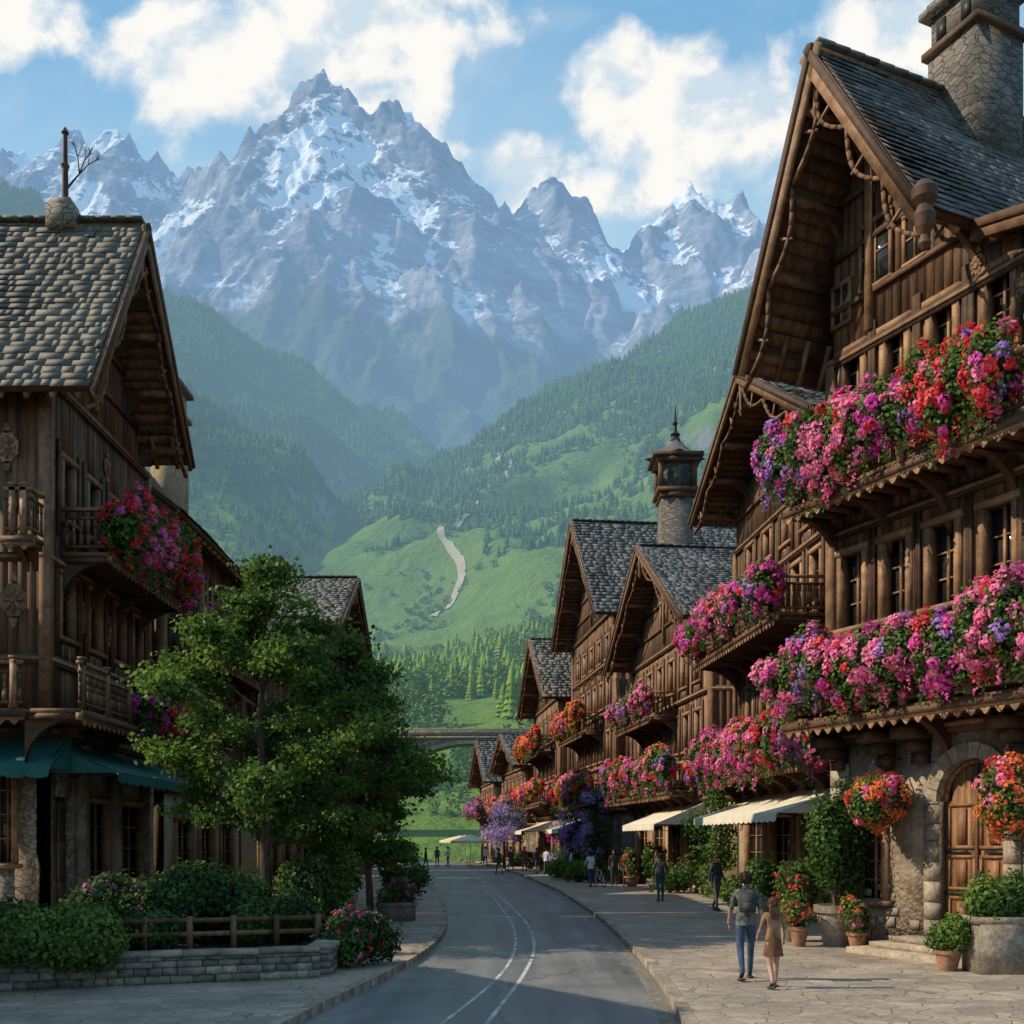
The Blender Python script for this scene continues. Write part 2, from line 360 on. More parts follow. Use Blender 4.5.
def chalet(name,M,W,Dp,prof,oh,zg,floors,win,balcs=(),gholes=(),ground=PLASTER,clad=WOOD,smat=SLATE,e=.26,w=.32,bw=.22,y0s=None,
           sides=('max',),sidewin=(),gwin=None,trusses=True,purlins=True,meds=()):
    """local frame: x along the street front, y into the block, z up"""
    E=empty(name,M); zr=lambda x: float(np.interp(x,[p[0] for p in prof],[p[1] for p in prof]))
    H=min(zr(0),zr(W))-.25
    wl=MB(); wd=MB(); tm=MB(); rf=MB(); bc=MB()
    def face(L,holes,fine):
        gh=[h for h in holes if h[3]<=zg]; uh=[h for h in holes if h[2]>=zg]
        wall(wl,L,0,zg,gh,ground); wall(wl,L,zg,H,[h for h in uh if h[3]<H],BEAM,clad,bw)
        tm.box(-.05,L+.05,-.14,-.003,zg-.14,zg+.12,BEAM); tm.box(-.08,L+.08,-.19,-.142,zg-.02,zg+.08,TRIM)
        for z in list(floors)+[H-.12]:
            tm.box(-.04,L+.04,-.13,-.05,z-.1,z+.12,BEAM); tm.box(-.06,L+.06,-.16,-.132,z-.02,z+.05,TRIM)
        for x in (.0,L):
            tm.box(x-.12,x+.12,-.15,-.003,zg+.12,H,TRIM)
        for h in uh:
            if h[3]<H:
                for x in (h[0]-.28,h[1]+.28):
                    if .2<x<L-.2: tm.box(x-.07,x+.07,-.11,-.048,h[2]-.5,h[3]+.4,BEAM)
        for h in gh:
            if h[2]>.25: window(wd,*h[:4],frame=TRIM,nm=2,rows=3)
        for h in uh: window(wd,*h[:4],nm=1,rows=2)
        for h in uh:
            if h[3]<H:
                m=max(2,int((h[1]-h[0])/.35))
                for i in range(m):
                    a=h[0]+(h[1]-h[0])*i/m; tm.box(a+.03,a+(h[1]-h[0])/m-.03,-.085,-.05,h[2]-.6,h[2]-.18,TRIM); tm.box(a+.08,a+(h[1]-h[0])/m-.08,-.10,-.087,h[2]-.54,h[2]-.24,BEAM)
    holes=list(gholes)+list(win)
    for m in (wl,wd,tm): m.setM()
    face(W,holes,True)
    for md in meds:
        if md[0]=='front': medallion(tm,md[1],md[2],md[3])
    inner=[(p[0],p[1]-.28) for p in prof if 0<p[0]<W]
    poly=[(0,.0,H),(W,.0,H)]+([(W,0,zr(W)-.28)] if zr(W)-.28>H else [])+[(x,0,z) for x,z in reversed(inner)]+([(0,0,zr(0)-.28)] if zr(0)-.28>H else [])
    wl.prism(poly,(0,.24,0),BEAM)
    n=int(W/bw)
    for i in range(n):
        a=i*W/n; b=(i+1)*W/n; z=min(zr(a),zr(b))-.32
        if z>H+.05: wl.box(a+.006,b-.006,-random.uniform(.02,.045),-.002,H,z,clad)
    if gwin:
        for h in gwin:
            wd.box(h[0],h[1],-.07,-.05,h[2],h[3],GLASS)
            f=.08
            wd.box(h[0]-f,h[0],-.12,-.04,h[2],h[3],TRIM); wd.box(h[1],h[1]+f,-.12,-.04,h[2],h[3],TRIM); wd.box(h[0]-f,h[1]+f,-.13,-.04,h[2]-f,h[2]-.002,TRIM); wd.box(h[0]-f,h[1]+f,-.13,-.04,h[3]+.002,h[3]+f,TRIM)
            x=(h[0]+h[1])/2; wd.box(x-.025,x+.025,-.1,-.072,h[2],h[3],TRIM); z=(h[2]+h[3])/2; wd.box(h[0]+.002,x-.027,-.095,-.072,z-.02,z+.02,TRIM); wd.box(x+.027,h[1]-.002,-.095,-.072,z-.02,z+.02,TRIM)
    r=int(np.argmax([p[1] for p in prof])); cx,R=prof[r]
    if trusses:
        tm.box(cx-.09,cx+.09,-.17,-.05,H+.2,R-.6,TRIM)
        for sg in (-1,1):
            for z in np.arange(H+1.,R-1.2,1.15):
                x=cx
                while 0<x<W and zr(x)-.35>z: x+=sg*.05
                if abs(x-cx)>.4: tm.box(min(x,cx+sg*.095),max(x,cx+sg*.095),-.13,-.05,z-.06,z+.06,BEAM)
        y=-oh+.05
        for sg in (-1,1):
            pe=prof[r+sg]; d=np.array([pe[0]-cx,0,pe[1]-R]); L=np.linalg.norm(d); d/=L; nn=np.array([d[2],0,-d[0]])
            if nn[2]>0: nn=-nn
            npz=9
            for seg in range(3):
                pts=[]
                for i in range(npz):
                    t=i/(npz-1); p=np.array([cx,y,R-.35])+d*(L*(.04+.32*(seg+t)))+nn*(.18+.34*math.sin(pi*t))
                    pts.append(p)
                for p,q in zip(pts[:-1],pts[1:]): tm.beam(p,q,.07,.10,WOOD,up=(0,1,0))
                tm.beam(np.array([cx,y,R-.35])+d*(L*(.04+.32*(seg+.5)))+nn*.1,np.array([cx,y,R-.35])+d*(L*(.04+.32*(seg+.5)))+nn*.62,.05,.05,TRIM,up=(0,1,0))
        tm.cone((cx,y,R-.3),(cx,y,R-1.3),.08,.05,8,TRIM); tm.cone((cx,y,R-1.3),(cx,y,R-1.5),.10,.01,8,TRIM)
    if purlins:
        for k in (r-1,r):
            if 0<=k<len(prof)-1:
                (xa,za),(xb,zb)=prof[k],prof[k+1]
                for t in (.12,.38,.62,.88):
                    x=xa+(xb-xa)*t; z=za+(zb-za)*t-.40
                    yy=(y0s[k] if y0s else -oh)+.02
                    tm.box(x-.09,x+.09,yy,-.05,z-.12,z+.06,TRIM)
                    if 0<x<W: bracket(tm,x,z-.12,oh*.6,.8)
    for sd in ('max','min'):
        F=fr_side(W,Dp,sd)
        for m in (wl,wd,tm): m.setM(F)
        if sd in sides: face(Dp,[h for h in sidewin],True)
        else: wl.box(0,Dp,0,.24,0,H,BEAM)
        for md in meds:
            if md[0]==sd: medallion(tm,md[1],md[2],md[3])
        x=W if sd=='max' else 0
        for m in (wl,wd,tm): m.setM()
        zz=zr(x)-.2
        if zz>H: wl.box(x-.24 if x else .0,x if x else .24,.25,Dp,H,zz,clad)
    wl.box(0,W,Dp-.24,Dp,0,H,PLAST2)
    wl.prism([(a,Dp-.24,b) for a,_,b in poly],(0,.24,0),BEAM)
    roof(rf,prof,y0s or -oh,Dp+.4,e,w,smat)
    for bd in balcs:
        bc.setM(fr_side(W,Dp,bd['side']) if bd.get('side') else None)
        balcony(bc,bd['s'][0],bd['s'][1],bd['z'],bd['d'],bd.get('ends',(1,1)),bal=bd.get('bal',.16))
    bc.setM()
    for nm,m in (('walls',wl),('windows',wd),('timber_frame',tm),('roof',rf),('balconies',bc)):
        if m.c: m.obj(nm,E)
    return E
def chimney(E,name,x,y,z0,z1,w,mat=DSTONE):
    mb=MB(); h=w/2
    mb.box(x-h,x+h,y-h,y+h,z0,z1-.9,mat); mb.box(x-h-.1,x+h+.1,y-h-.1,y+h+.1,z1-.9,z1-.75,BEAM if mat is DSTONE else KERB); mb.box(x-h+.05,x+h-.05,y-h+.05,y+h-.05,z1-.75,z1,mat)
    for k in (-.25,.25): mb.box(x+k*w-.12,x+k*w+.12,y-h+.02,y-h+.049,z1-.6,z1-.2,IRON)
    mb.box(x-h-.14,x+h+.14,y-h-.14,y+h+.14,z1,z1+.14,DSTONE); mb.box(x-h-.02,x+h+.02,y-h-.02,y+h+.02,z1+.14,z1+.3,DSTONE)
    mb.obj(name,E)
def arch_door(E,s,wd_,zs,sill):
    mb=MB(); c=s+wd_/2; r=wd_/2
    n=12
    for i in range(n):
        a0=pi-i*pi/n+.0; a1=pi-(i+1)*pi/n+.02
        P=[(c+r*math.cos(a0),-.10,zs+r*math.sin(a0)),(c+(r+.30)*math.cos(a0),-.10,zs+(r+.30)*math.sin(a0)),(c+(r+.30)*math.cos(a1),-.10,zs+(r+.30)*math.sin(a1)),(c+r*math.cos(a1),-.10,zs+r*math.sin(a1))]
        mb.prism(P,(0,.36+random.uniform(0,.02),0),KERB)
    z=sill
    while z<zs-.05:
        h=min(random.uniform(.3,.45),zs-z)
        for a in (s-.30,s+wd_): mb.box(a,a+.30,-.10-random.uniform(0,.015),.28,z+.01,z+h-.005,KERB)
        z+=h
    mb.obj('stone_portal',E)
    d=MB(); m=10
    for i in range(m):
        a=s+wd_*i/m; b=s+wd_*(i+1)/m; xm=max(abs(a-c),abs(b-c)); zt=zs+math.sqrt(max(r*r-xm*xm,0.0))
        d.box(a+.006,b-.006,.16+random.uniform(0,.01),.22,sill+.01,zt,DOORW)
    d.box(s,s+wd_,.215,.23,sill,zs+r*.3,BEAM)
    prev=None
    for i in range(13):
        a=pi*i/12; p=(c+(r-.05)*math.cos(a),.14,zs+(r-.05)*math.sin(a))
        if prev: d.beam(prev,p,.08,.10,DOORW,up=(0,1,0))
        prev=p
    for x0,x1 in ((s+.08,c-.05),(c+.05,s+wd_-.08)):
        for z0,z1 in ((sill+.12,sill+.8),(sill+.92,sill+1.6),(sill+1.72,zs-.05)):
            for aa in ((x0,x1,z0,z0+.06),(x0,x1,z1-.06,z1),(x0,x0+.06,z0+.062,z1-.062),(x1-.06,x1,z0+.062,z1-.062)):
                d.box(aa[0],aa[1],.13,.158,aa[2],aa[3],DOORW)
            d.beam(((x0+x1)/2,.145,z0+.1),((x0+x1)/2,.145,z1-.1),.04,.22,DOORW,up=(1,0,0))
    d.box(c-.035,c+.035,.10,.158,sill+.02,zs+r-.05,BEAM)
    d.box(c+.07,c+.10,.06,.13,sill+1.0,sill+1.3,IRON); d.cone((c-.09,.13,sill+1.15),(c-.09,.06,sill+1.15),.03,.04,8,IRON)
    for z in (sill+.86,sill+1.66):
        d.box(s+.02,s+.6,.115,.129,z-.03,z+.03,IRON); d.box(s+wd_-.6,s+wd_-.02,.115,.129,z-.03,z+.03,IRON)
    d.obj('door',E)
DOORW=pmat('door_wood',(.30,.145,.065),(.17,.08,.037),.5,2,(3,3,.4),.4,16,.2)
def awning(name,M,s0,s1,zt,zb,dep,mat,badge=False):
    mb=MB()
    n=max(2,int((s1-s0)/.5))
    for i in range(n):
        a=s0+(s1-s0)*i/n; b=s0+(s1-s0)*(i+1)/n
        mb.prism([(a,-.02,zt),(b,-.02,zt),(b,-dep*.5,(zt+zb)/2-.05),(a,-dep*.5,(zt+zb)/2-.05)],(0,0,-.02),mat)
        mb.prism([(a,-dep*.5,(zt+zb)/2-.05),(b,-dep*.5,(zt+zb)/2-.05),(b,-dep,zb),(a,-dep,zb)],(0,0,-.02),mat)
        m=(a+b)/2; P=[(a,-dep,zb)]+[(m-(b-a)/2*math.cos(t),-dep-.005,zb-.2-.07*math.sin(t)) for t in np.linspace(0,pi,6)]+[(b,-dep,zb)]
        mb.prism(P,(0,-.012,0),mat)
    for a in (s0+.1,s1-.1):
        mb.cone((a,-.05,zb-.25),(a,-dep+.03,zb-.03),.018,.018,6,IRON); mb.cone((a,-.05,zt-.04),(a,-dep+.02,zb-.05),.018,.018,6,IRON)
    mb.cone((s0,-dep+.02,zb-.04),(s1,-dep+.02,zb-.04),.025,.025,6,METALW)
    for a,sg in ((s0,1),(s1,-1)): mb.prism([(a,-.02,zt-.022),(a,-dep,zb-.022),(a,-.02,zb-.022)],(sg*.01,0,0),mat)
    if badge:
        x=s1-.75; y=-dep*.75; z=zb+(zt-zb)*.25
        mb.beam((x-.12,y,z),(x+.12,y,z),.16,.02,METALW,up=(0,-(zt-zb),dep))
    return mb.obj(name,M=M)
# ================================================================= BUILDINGS
MR1=Mt(7.12,24.3,0,math.radians(-65))
xw=[.62,1.87,3.12,4.45,5.6]
w1=[(x-.32,x+.32,11.75,12.85) for x in xw]+[(x-.36,x+.36,6.95,8.5) for x in xw]
R1=chalet('timber_chalet',MR1,6.73,9,[(-1.3,12.9),(1.2,18.6),(4.25,13.75),(7.7,12.9)],1.6,4.55,[6.2,9.0,11.0],
    w1,[dict(s=(-.15,6.6),z=4.9,d=1.2,bal=.15),dict(s=(-.1,6.6),z=9.5,d=1.25,bal=.15)],
    gholes=[(3.0,4.6,0,3.95),(.35,1.55,1.1,2.7)],y0s=[-1.6,-1.6,-.35],e=.22,w=.28,sides=(),
    gwin=[(.95,1.75,14.0,15.3),(2.2,2.7,14.0,14.9),(.1,.55,13.6,14.4)],meds=[('front',4.0,13.1,.2),('front',5.02,12.3,.22),('front',1.25,16.4,.25)])
arch_door(R1,3.0,1.6,3.1,.45)
mb=MB()
c,r=3.8,.8
for i in range(10):
    a0=pi-i*pi/10; a1=pi-(i+1)*pi/10
    mb.prism([(c+r*math.cos(a0),.02,3.1+r*math.sin(a0)),(c+r*math.cos(a0),.02,3.95),(c+r*math.cos(a1),.02,3.95),(c+r*math.cos(a1),.02,3.1+r*math.sin(a1))],(0,.2,0),PLASTER)
for i,(d,z) in enumerate(((1.5,.12+.11),(1.15,.12+.22),(.8,.45))): mb.box(2.55-(.25*(2-i)),5.1+.3*(2-i),-d,-.102,.0 if i==0 else z-.11,z,KERB)
for i in range(9):
    z=.02+i*.5; ww=.5 if i%2 else .34; mb.box(-.05,ww,-.07,-.004,z,z+.47,KERB)
for x in (.3,1.7,2.65,4.95,6.3):
    for j in range(3): mb.box(x-.14-.02*j,x+.14+.02*j,-.26*(j+1),-.004,3.85+.24*j,4.07+.24*j,BEAM)
for i in range(46):
    x=random.uniform(.45,6.6); z=random.uniform(.1,1.3)
    if 2.4<x<5.2: continue
    ww=random.uniform(.18,.4); mb.box(x,x+ww,-.03-random.uniform(0,.02),-.004,z,z+random.uniform(.12,.22),KERB)
mb.obj('stonework',R1)
chimney(R1,'chimney',1.6,2.5,16.2,20.4,1.35)
mb=MB(); mb.revolve((4.3,-1.72,13.3),[(.05,-.4),(.12,-.3),(.07,-.15),(.16,.0),(.2,.2),(.12,.38),(.22,.5),(.24,.66),(.14,.8),(.02,.86)],12,BEAM); mb.obj('carved_finial',R1,smooth=True)
def place(far,near): return Mt(far[0],far[1],0,math.atan2(near[1]-far[1],near[0]-far[0])),math.dist(far,near)
MR2,WR2=place((8.5,41.5),(9.6,28))
def wr(n,W,z0,z1,hw=.4,m=.9): return [(m+(W-2*m)*(i+.5)/n-hw,m+(W-2*m)*(i+.5)/n+hw,z0,z1) for i in range(n)]
R2=chalet('timber_chalet',MR2,WR2,9,[(-.9,14.6),(5.4,17.7),(12.2,13.9),(14.3,13.3)],1.5,4.2,[5.9,8.7,11.4],
    wr(7,WR2,6.3,7.8)+wr(7,WR2,9.5,11.0)+wr(6,WR2,12.0,12.9,.35),[dict(s=(.3,9.8),z=8.9,d=1.7),dict(s=(.2,13),z=4.6,d=1.5)],
    gholes=wr(4,WR2,.7,3.1,1.1),e=.26,w=.3,sides=('max',),ground=PLAST2,y0s=[-1.5,-1.5,-.4],gwin=[(4.9,5.9,14.6,15.7)])
MR3,WR3=place((6.4,58),(8.0,44))
R3=chalet('timber_chalet',MR3,WR3,9,[(-.8,11.4),(6.8,16.0),(14.6,11.2)],1.3,4.0,[5.7,8.4],
    wr(7,WR3,6.2,7.7)+wr(6,WR3,9.0,10.4),[dict(s=(.5,13),z=4.4,d=1.4),dict(s=(2,9),z=7.9,d=1.3)],gholes=wr(4,WR3,.7,3.0,1.1),e=.28,w=.34,clad=WOOD2,sides=('max',),ground=PLAST2,gwin=[(6.2,7.2,12.3,13.6)],bw=.3)
MR4,WR4=place((4.1,73),(5.7,60))
R4=chalet('timber_chalet',MR4,WR4,11,[(-.8,15.0),(6.5,21.6),(13.9,14.6)],1.3,4.0,[6.5,9.5,12.3],
    wr(6,WR4,6.9,8.4)+wr(6,WR4,9.9,11.3)+wr(5,WR4,12.6,13.8),[dict(s=(1,12),z=4.6,d=1.3),dict(s=(2,10),z=8.6,d=1.3)],gholes=wr(4,WR4,.7,3.0,1.0),e=.34,w=.42,bw=.4,sides=('max',),
    sidewin=[(1,1.9,7,8.3),(3,3.9,7,8.3),(1,1.9,10,11.3),(3,3.9,10,11.3),(5,5.9,10,11.3)],ground=STONE,gwin=[(5.9,7.1,16.2,17.8)])
MR5,WR5=place((1.9,88),(3.3,75))
R5=chalet('timber_chalet',MR5,WR5,10,[(-.8,12.2),(6.5,17.2),(13.8,12.0)],1.3,4.0,[6.5,9.3],wr(5,WR5,6.9,8.4)+wr(5,WR5,9.7,11.0),[dict(s=(1,12),z=5.0,d=1.3),dict(s=(2,11),z=8.6,d=1.3)],gholes=wr(3,WR5,.7,3.0,1.0),e=.4,w=.5,bw=.45,clad=WOOD2,sides=('max',),smat=SLATE2)
MR6,WR6=place((-.8,103),(1.2,90))
R6=chalet('timber_chalet',MR6,WR6,10,[(-.8,8.6),(6.5,11.6),(13.8,8.4)],1.2,3.6,[6.0],wr(5,WR6,6.3,7.5),[dict(s=(1,12),z=4.6,d=1.3)],gholes=wr(3,WR6,.7,2.8,1.0),e=.4,w=.5,bw=.45,sides=('max',))
MR7,WR7=place((-3.4,120),(-1.6,107))
R7=chalet('timber_chalet',MR7,WR7,9,[(-.8,8.2),(6.5,12.6),(13.8,8.0)],1.2,3.6,[5.6],wr(5,WR7,5.9,7.2),[dict(s=(1,12),z=4.8,d=1.3)],gholes=wr(3,WR7,.7,2.8,1.0),e=.45,w=.55,bw=.45,clad=WOOD2,sides=('max',))
ET=empty('stone_chimney_tower',Mt(8.9,60,0))
mb=MB(); mb.box(-.85,.85,-.85,.85,0,20.8,DSTONE); mb.obj('shaft',ET)
mb=MB(); zt=.8
for a,z0,z1 in ((.95,20.0,20.25),(1.1,20.25,20.5),(.85,20.5,21.9),(1.15,21.9,22.1),(1.35,22.1,22.3)): mb.box(-a,a,-a,a,z0+zt,z1-.002+zt,BEAM if a!=.85 else DSTONE)
for sx in (-1,1):
    for sy in (-1,1): mb.box(sx*.9-.13,sx*.9+.13,sy*.9-.13,sy*.9+.13,20.5+zt,21.898+zt,BEAM)
for k in range(4):
    mb.setM(Mt(0,0,0,k*pi/2))
    for x in (-.38,.38): mb.prism([(x-.17,-.852,20.75+zt),(x+.17,-.852,20.75+zt),(x+.17,-.852,21.35+zt),(x,-.852,21.6+zt),(x-.17,-.852,21.35+zt)],(0,-.03,0),IRON)
mb.setM()
mb.cone((0,0,22.3+zt),(0,0,22.9+zt),1.7,.7,4,SLATE); mb.cone((0,0,22.9+zt),(0,0,23.3+zt),.7,.3,4,SLATE)
mb.revolve((0,0,23.3+zt),[(.3,0),(.2,.2),(.28,.35),(.12,.5),(.1,.8),(.16,.95),(.08,1.1),(.02,1.9)],10,IRON); mb.obj('cap',ET)
# --- left side
ML1=Mt(-11,26,0,pi/2)
L1=chalet('timber_chalet',ML1,7.0,11,[(-.95,12.7),(2.8,18.5),(6.9,13.6)],1.35,4.9,[6.6,9.0],
    [(.7,1.5,7.3,8.8),(2.5,3.3,7.3,8.8),(4.3,5.1,7.3,8.8),(5.8,6.5,7.3,8.8)]+[(.8,1.5,10.2,11.6),(2.4,3.1,10.2,11.6),(4.0,4.7,10.2,11.6),(5.6,6.3,10.2,11.6)],
    [dict(s=(-1.3,3.6),z=5.3,d=1.3,ends=(0,1)),dict(s=(.6,6.6),z=9.3,d=1.3),dict(side='min',s=(7.2,11.0),z=5.3,d=1.3,ends=(1,0)),dict(side='min',s=(10.35,11.0),z=9.35,d=.8,ends=(1,1))],
    gholes=[(.5,1.5,.12,3.4),(2.3,3.9,.9,3.3),(4.5,6.6,.9,3.3)],sidewin=[(9.6,10.25,1.8,4.1),(7.6,8.6,7.3,8.8),(8.2,9.2,10.2,11.6)],
    ground=COBBLE,sides=('min',),e=.25,w=.34,gwin=[(2.4,3.2,14.0,15.3)],smat=SLATE2,meds=[('min',10.25,8.0,.34),('min',10.1,11.6,.3),('min',9.5,8.0,.3),('front',3.7,12.4,.22),('front',2.0,8.0,.22),('front',3.8,8.0,.22)])
mb=MB(); mb.box(.5,1.5,.2,.24,.12,3.4,BEAM)
for i in range(2):
    a=.55+i*.48; mb.box(a,a+.42,.15,.198,.15,3.3,DOORW)
    for z in (.3,1.3,2.3): mb.box(a+.08,a+.34,.12,.148,z,z+.8,BEAM)
for x in (1.85,4.15,6.8):
    mb.box(x-.2,x+.2,-.25,-.004,.0,4.7,PLASTER); mb.box(x-.27,x+.27,-.3,-.004,4.3,4.7,KERB); mb.box(x-.27,x+.27,-.3,-.004,0,.5,KERB)
mb.box(2.1,6.5,-.12,-.004,.1,.85,PLAST2)
mb.obj('shopfront',L1)
mb=MB(); x,y,z=2.8,.7,18.5
mb.box(x-.4,x+.4,y-.35,y+.35,z-.3,z+.3,STONE); mb.box(x-.3,x+.3,y-.25,y+.25,z+.3,z+.5,KERB)
mb.revolve((x,y,z+.5),[(.13,0),(.09,.2),(.08,.9),(.12,1.0),(.07,1.05),(.06,1.8),(.1,1.85),(.02,2.0)],8,BEAM)
def twig(mb,p,d,L,r,k):
    q=np.array(p)+np.array(d)*L; mb.cone(p,q,r,r*.6,5,BARK,False)
    if k>0:
        for _ in range(3):
            dd=np.array(d)+np.array([random.uniform(-.7,.7),random.uniform(-.7,.7),random.uniform(-.1,.6)]); dd/=np.linalg.norm(dd); twig(mb,q,dd,L*.7,r*.6,k-1)
twig(mb,(x,y-.05,z+.9),(.1,-.55,.75),.55,.035,3); mb.obj('ridge_finial',L1)
# neighbour standing beside the camera (out of view, shades the near left of the street)
L0=chalet('timber_chalet',Mt(-13.5,9,0,pi/2),10,9,[(-.9,8.0),(5,11.0),(10.9,8.0)],1.2,4.0,[5.6],wr(4,10,6.0,7.2),[dict(s=(.5,9.5),z=4.9,d=1.2)],gholes=wr(3,10,.8,3,.9),ground=PLAST2,sides=('max',),e=.4,w=.5,bw=.4)
L2=chalet('timber_chalet',Mt(-19,34.2,0,0),8.1,10,[(-.9,12.2),(4,16.2),(8.9,12.4)],.9,4.0,[6.6,9.3],wr(4,8.1,7.2,8.6)+wr(4,8.1,10,11.4),[dict(side='max',s=(.5,9),z=8.4,d=1.2)],sides=('max',),
    sidewin=wr(4,10,6.2,7.7)+wr(4,10,9.9,11.3)+wr(3,10,.8,3.,.9),ground=PLAST2,e=.28,w=.36)
chimney(L2,'chimney',7.3,3.4,12.2,17.6,1.0,PLAST2)
L3=chalet('timber_chalet',Mt(-10.2,45,0,pi/2),9.6,9,[(-.8,9.2),(4.8,12.4),(10.4,9.2)],1.2,4.0,[5.9],wr(4,9.6,6.4,7.9),[dict(s=(.5,9),z=4.9,d=1.2)],gholes=wr(3,9.6,.8,3,.9),ground=PLAST2,sides=('min',),e=.32,w=.4,bw=.3)
L4=chalet('timber_chalet',Mt(-9.9,55.5,0,pi/2),11.5,9,[(-.9,13.0),(5.6,16.9),(12.3,12.8)],1.3,4.0,[6.3,9.3],wr(4,11.5,6.7,8.2)+wr(4,11.5,9.7,11.2),[dict(s=(.5,11),z=8.6,d=1.2)],gholes=wr(3,11.5,.8,3,.9),ground=PLAST2,sides=('min',),e=.32,w=.4,bw=.35,smat=SLATE2)
L5=chalet('timber_chalet',Mt(-10.5,69,0,pi/2),14,9,[(-.9,7.4),(7,10.4),(14.9,7.4)],1.2,3.6,[5.2],wr(5,14,5.6,6.8),[dict(s=(.5,13),z=4.2,d=1.2)],gholes=wr(3,14,.8,2.8,.9),ground=PLASTER,sides=('min',),e=.4,w=.5,bw=.45)
L6=chalet('timber_chalet',Mt(-13,86,0,pi/2),16,9,[(-.9,7.0),(8,10.4),(16.9,7.0)],1.2,3.6,[5.2],wr(5,16,5.4,6.6),[dict(s=(.5,15),z=4.2,d=1.2)],gholes=wr(3,16,.8,2.8,.9),ground=PLASTER,sides=('min',),e=.4,w=.5,bw=.45)
L7=chalet('timber_chalet',Mt(-19,112,0,pi/2),12,9,[(-.9,5.4),(6,8.0),(12.9,5.4)],1.1,3.0,[],wr(4,12,3.4,4.5),[],gholes=wr(3,12,.8,2.6,.9),ground=PLASTER,sides=('min',),e=.45,w=.55,bw=.5)
awning('shop_awning',ML1,.0,6.8,4.75,3.95,1.7,GREENC)
awning('shop_awning',ML1@fr_side(7.0,11,'min'),7.5,11.6,4.75,4.0,1.3,GREENC,True)
awning('shop_awning',MR2,2.6,11.6,3.9,3.1,2.3,CREAM)
awning('shop_awning',MR3,7.5,13.4,3.9,3.0,2.2,CREAM)
awning('shop_awning',MR4,2,7,3.8,3.0,2.2,CREAM)
awning('shop_awning',MR5,3,9,3.7,3.0,2.2,CREAM)
flower_row('balcony_flowers',MR1,-.45,5.9,-1.45,10.5,.85,.5,PAL_A,.52,.08,.105,10.35,1.4)
flower_row('balcony_flowers',MR1,-.45,6.7,-1.4,5.9,.72,.5,PAL_A,.52,.08,.105,5.75,1.4)
flower_row('balcony_flowers',MR2,.2,9.9,-1.85,9.9,.75,.5,PAL_A,.6,.11,.14,9.75,1.2)
flower_row('balcony_flowers',MR2,.2,13,-1.65,5.3,.85,.5,PAL_A+PAL_B,.6,.11,.14,5.4,1.2)
flower_row('balcony_flowers',MR3,.5,13,-1.55,5.5,.8,.5,PAL_B+PAL_A,.65,.14,.17,5.3)
flower_row('balcony_flowers',MR3,2,9,-1.45,8.8,.6,.45,PAL_A,.65,.14,.17,8.7)
flower_row('balcony_flowers',MR4,1,12,-1.45,5.6,.7,.5,PAL_B+PAL_A,.75,.18,.2,5.5)
flower_row('balcony_flowers',MR4,2,10,-1.45,9.6,.7,.5,PAL_B,.75,.18,.2,9.5)
flower_row('balcony_flowers',MR5,1,12,-1.45,5.9,.7,.5,PAL_B,.9,.2,.22,5.8)
flower_row('balcony_flowers',MR5,2,11,-1.45,9.4,.8,.5,['orange','orange','red'],.9,.2,.22,9.4)
flower_row('balcony_flowers',MR6,1,12,-1.45,5.4,.7,.5,PAL_B,1,.22,.25,5.4)
flower_row('balcony_flowers',MR7,1,12,-1.45,5.6,.7,.5,PAL_C,1,.22,.25,5.6)
flower_row('balcony_flowers',ML1,.5,6.7,-1.5,10.1,.9,.5,['red','magenta','red','pink'],.55,.09,.13,10.2,1.3)
flower_row('balcony_flowers',ML1,2.2,7.0,-1.3,6.0,.8,.45,['magenta','pink','red'],.55,.09,.13,None,1.2)
flower_row('balcony_flowers',Mt(-19,34.2,0,0)@fr_side(8.1,10,'max'),.5,9,-1.4,9.2,.6,.4,['red','magenta'],.6,.12,.15,9.2)
# ================================================================= GROUND
LK=[(0,-3.4),(8,-3.2),(14.3,-2.76),(19,-1.94),(25.7,-1.55),(36.8,-2.14),(57,-4.26),(86,-7.2),(128,-11.5),(150,-14)]
RK=[(0,1.2),(8,1.75),(14.3,2.16),(19,2.47),(32,2.57),(48.6,2.1),(73.5,.53),(100,-2.2),(128,-5.2),(150,-7.5)]
ys=np.concatenate([np.arange(-12,40,.5),np.arange(40,150,1.5)])
def cr(pts,y):
    a=np.array(pts,float); return sum(np.interp(y+d,a[:,0],a[:,1]) for d in (-3,-2,-1,0,1,2,3))/7
lk=cr(LK,ys); rk=cr(RK,ys)
def strip(name,xa,xb,y,z,mat,n=6):
    mb=MB(); t=np.linspace(0,1,n+1); X=xa[:,None]*(1-t)+xb[:,None]*t; Y=np.repeat(y[:,None],n+1,1); V=np.stack([X,Y,np.full_like(X,z)],2).reshape(-1,3)
    i,j=np.meshgrid(np.arange(len(y)-1),np.arange(n),indexing='ij'); a=(i*(n+1)+j).ravel(); F=np.stack([a,a+1,a+n+2,a+n+1],1); mb.raw(V,F,mat); return mb.obj(name)
strip('road',lk,rk,ys,.008,ASH)
strip('pavement',rk+.16,np.full_like(rk,30.),ys,.12,PAVE); strip('pavement',np.full_like(lk,-30.),lk-.16,ys,.12,PAVE)
strip('gutter',rk-.26,rk-.06,ys,.0125,pmat('gutter_setts',(.24,.20,.155),(.15,.125,.10),.8,5,bump=.5,bscale=9),1)
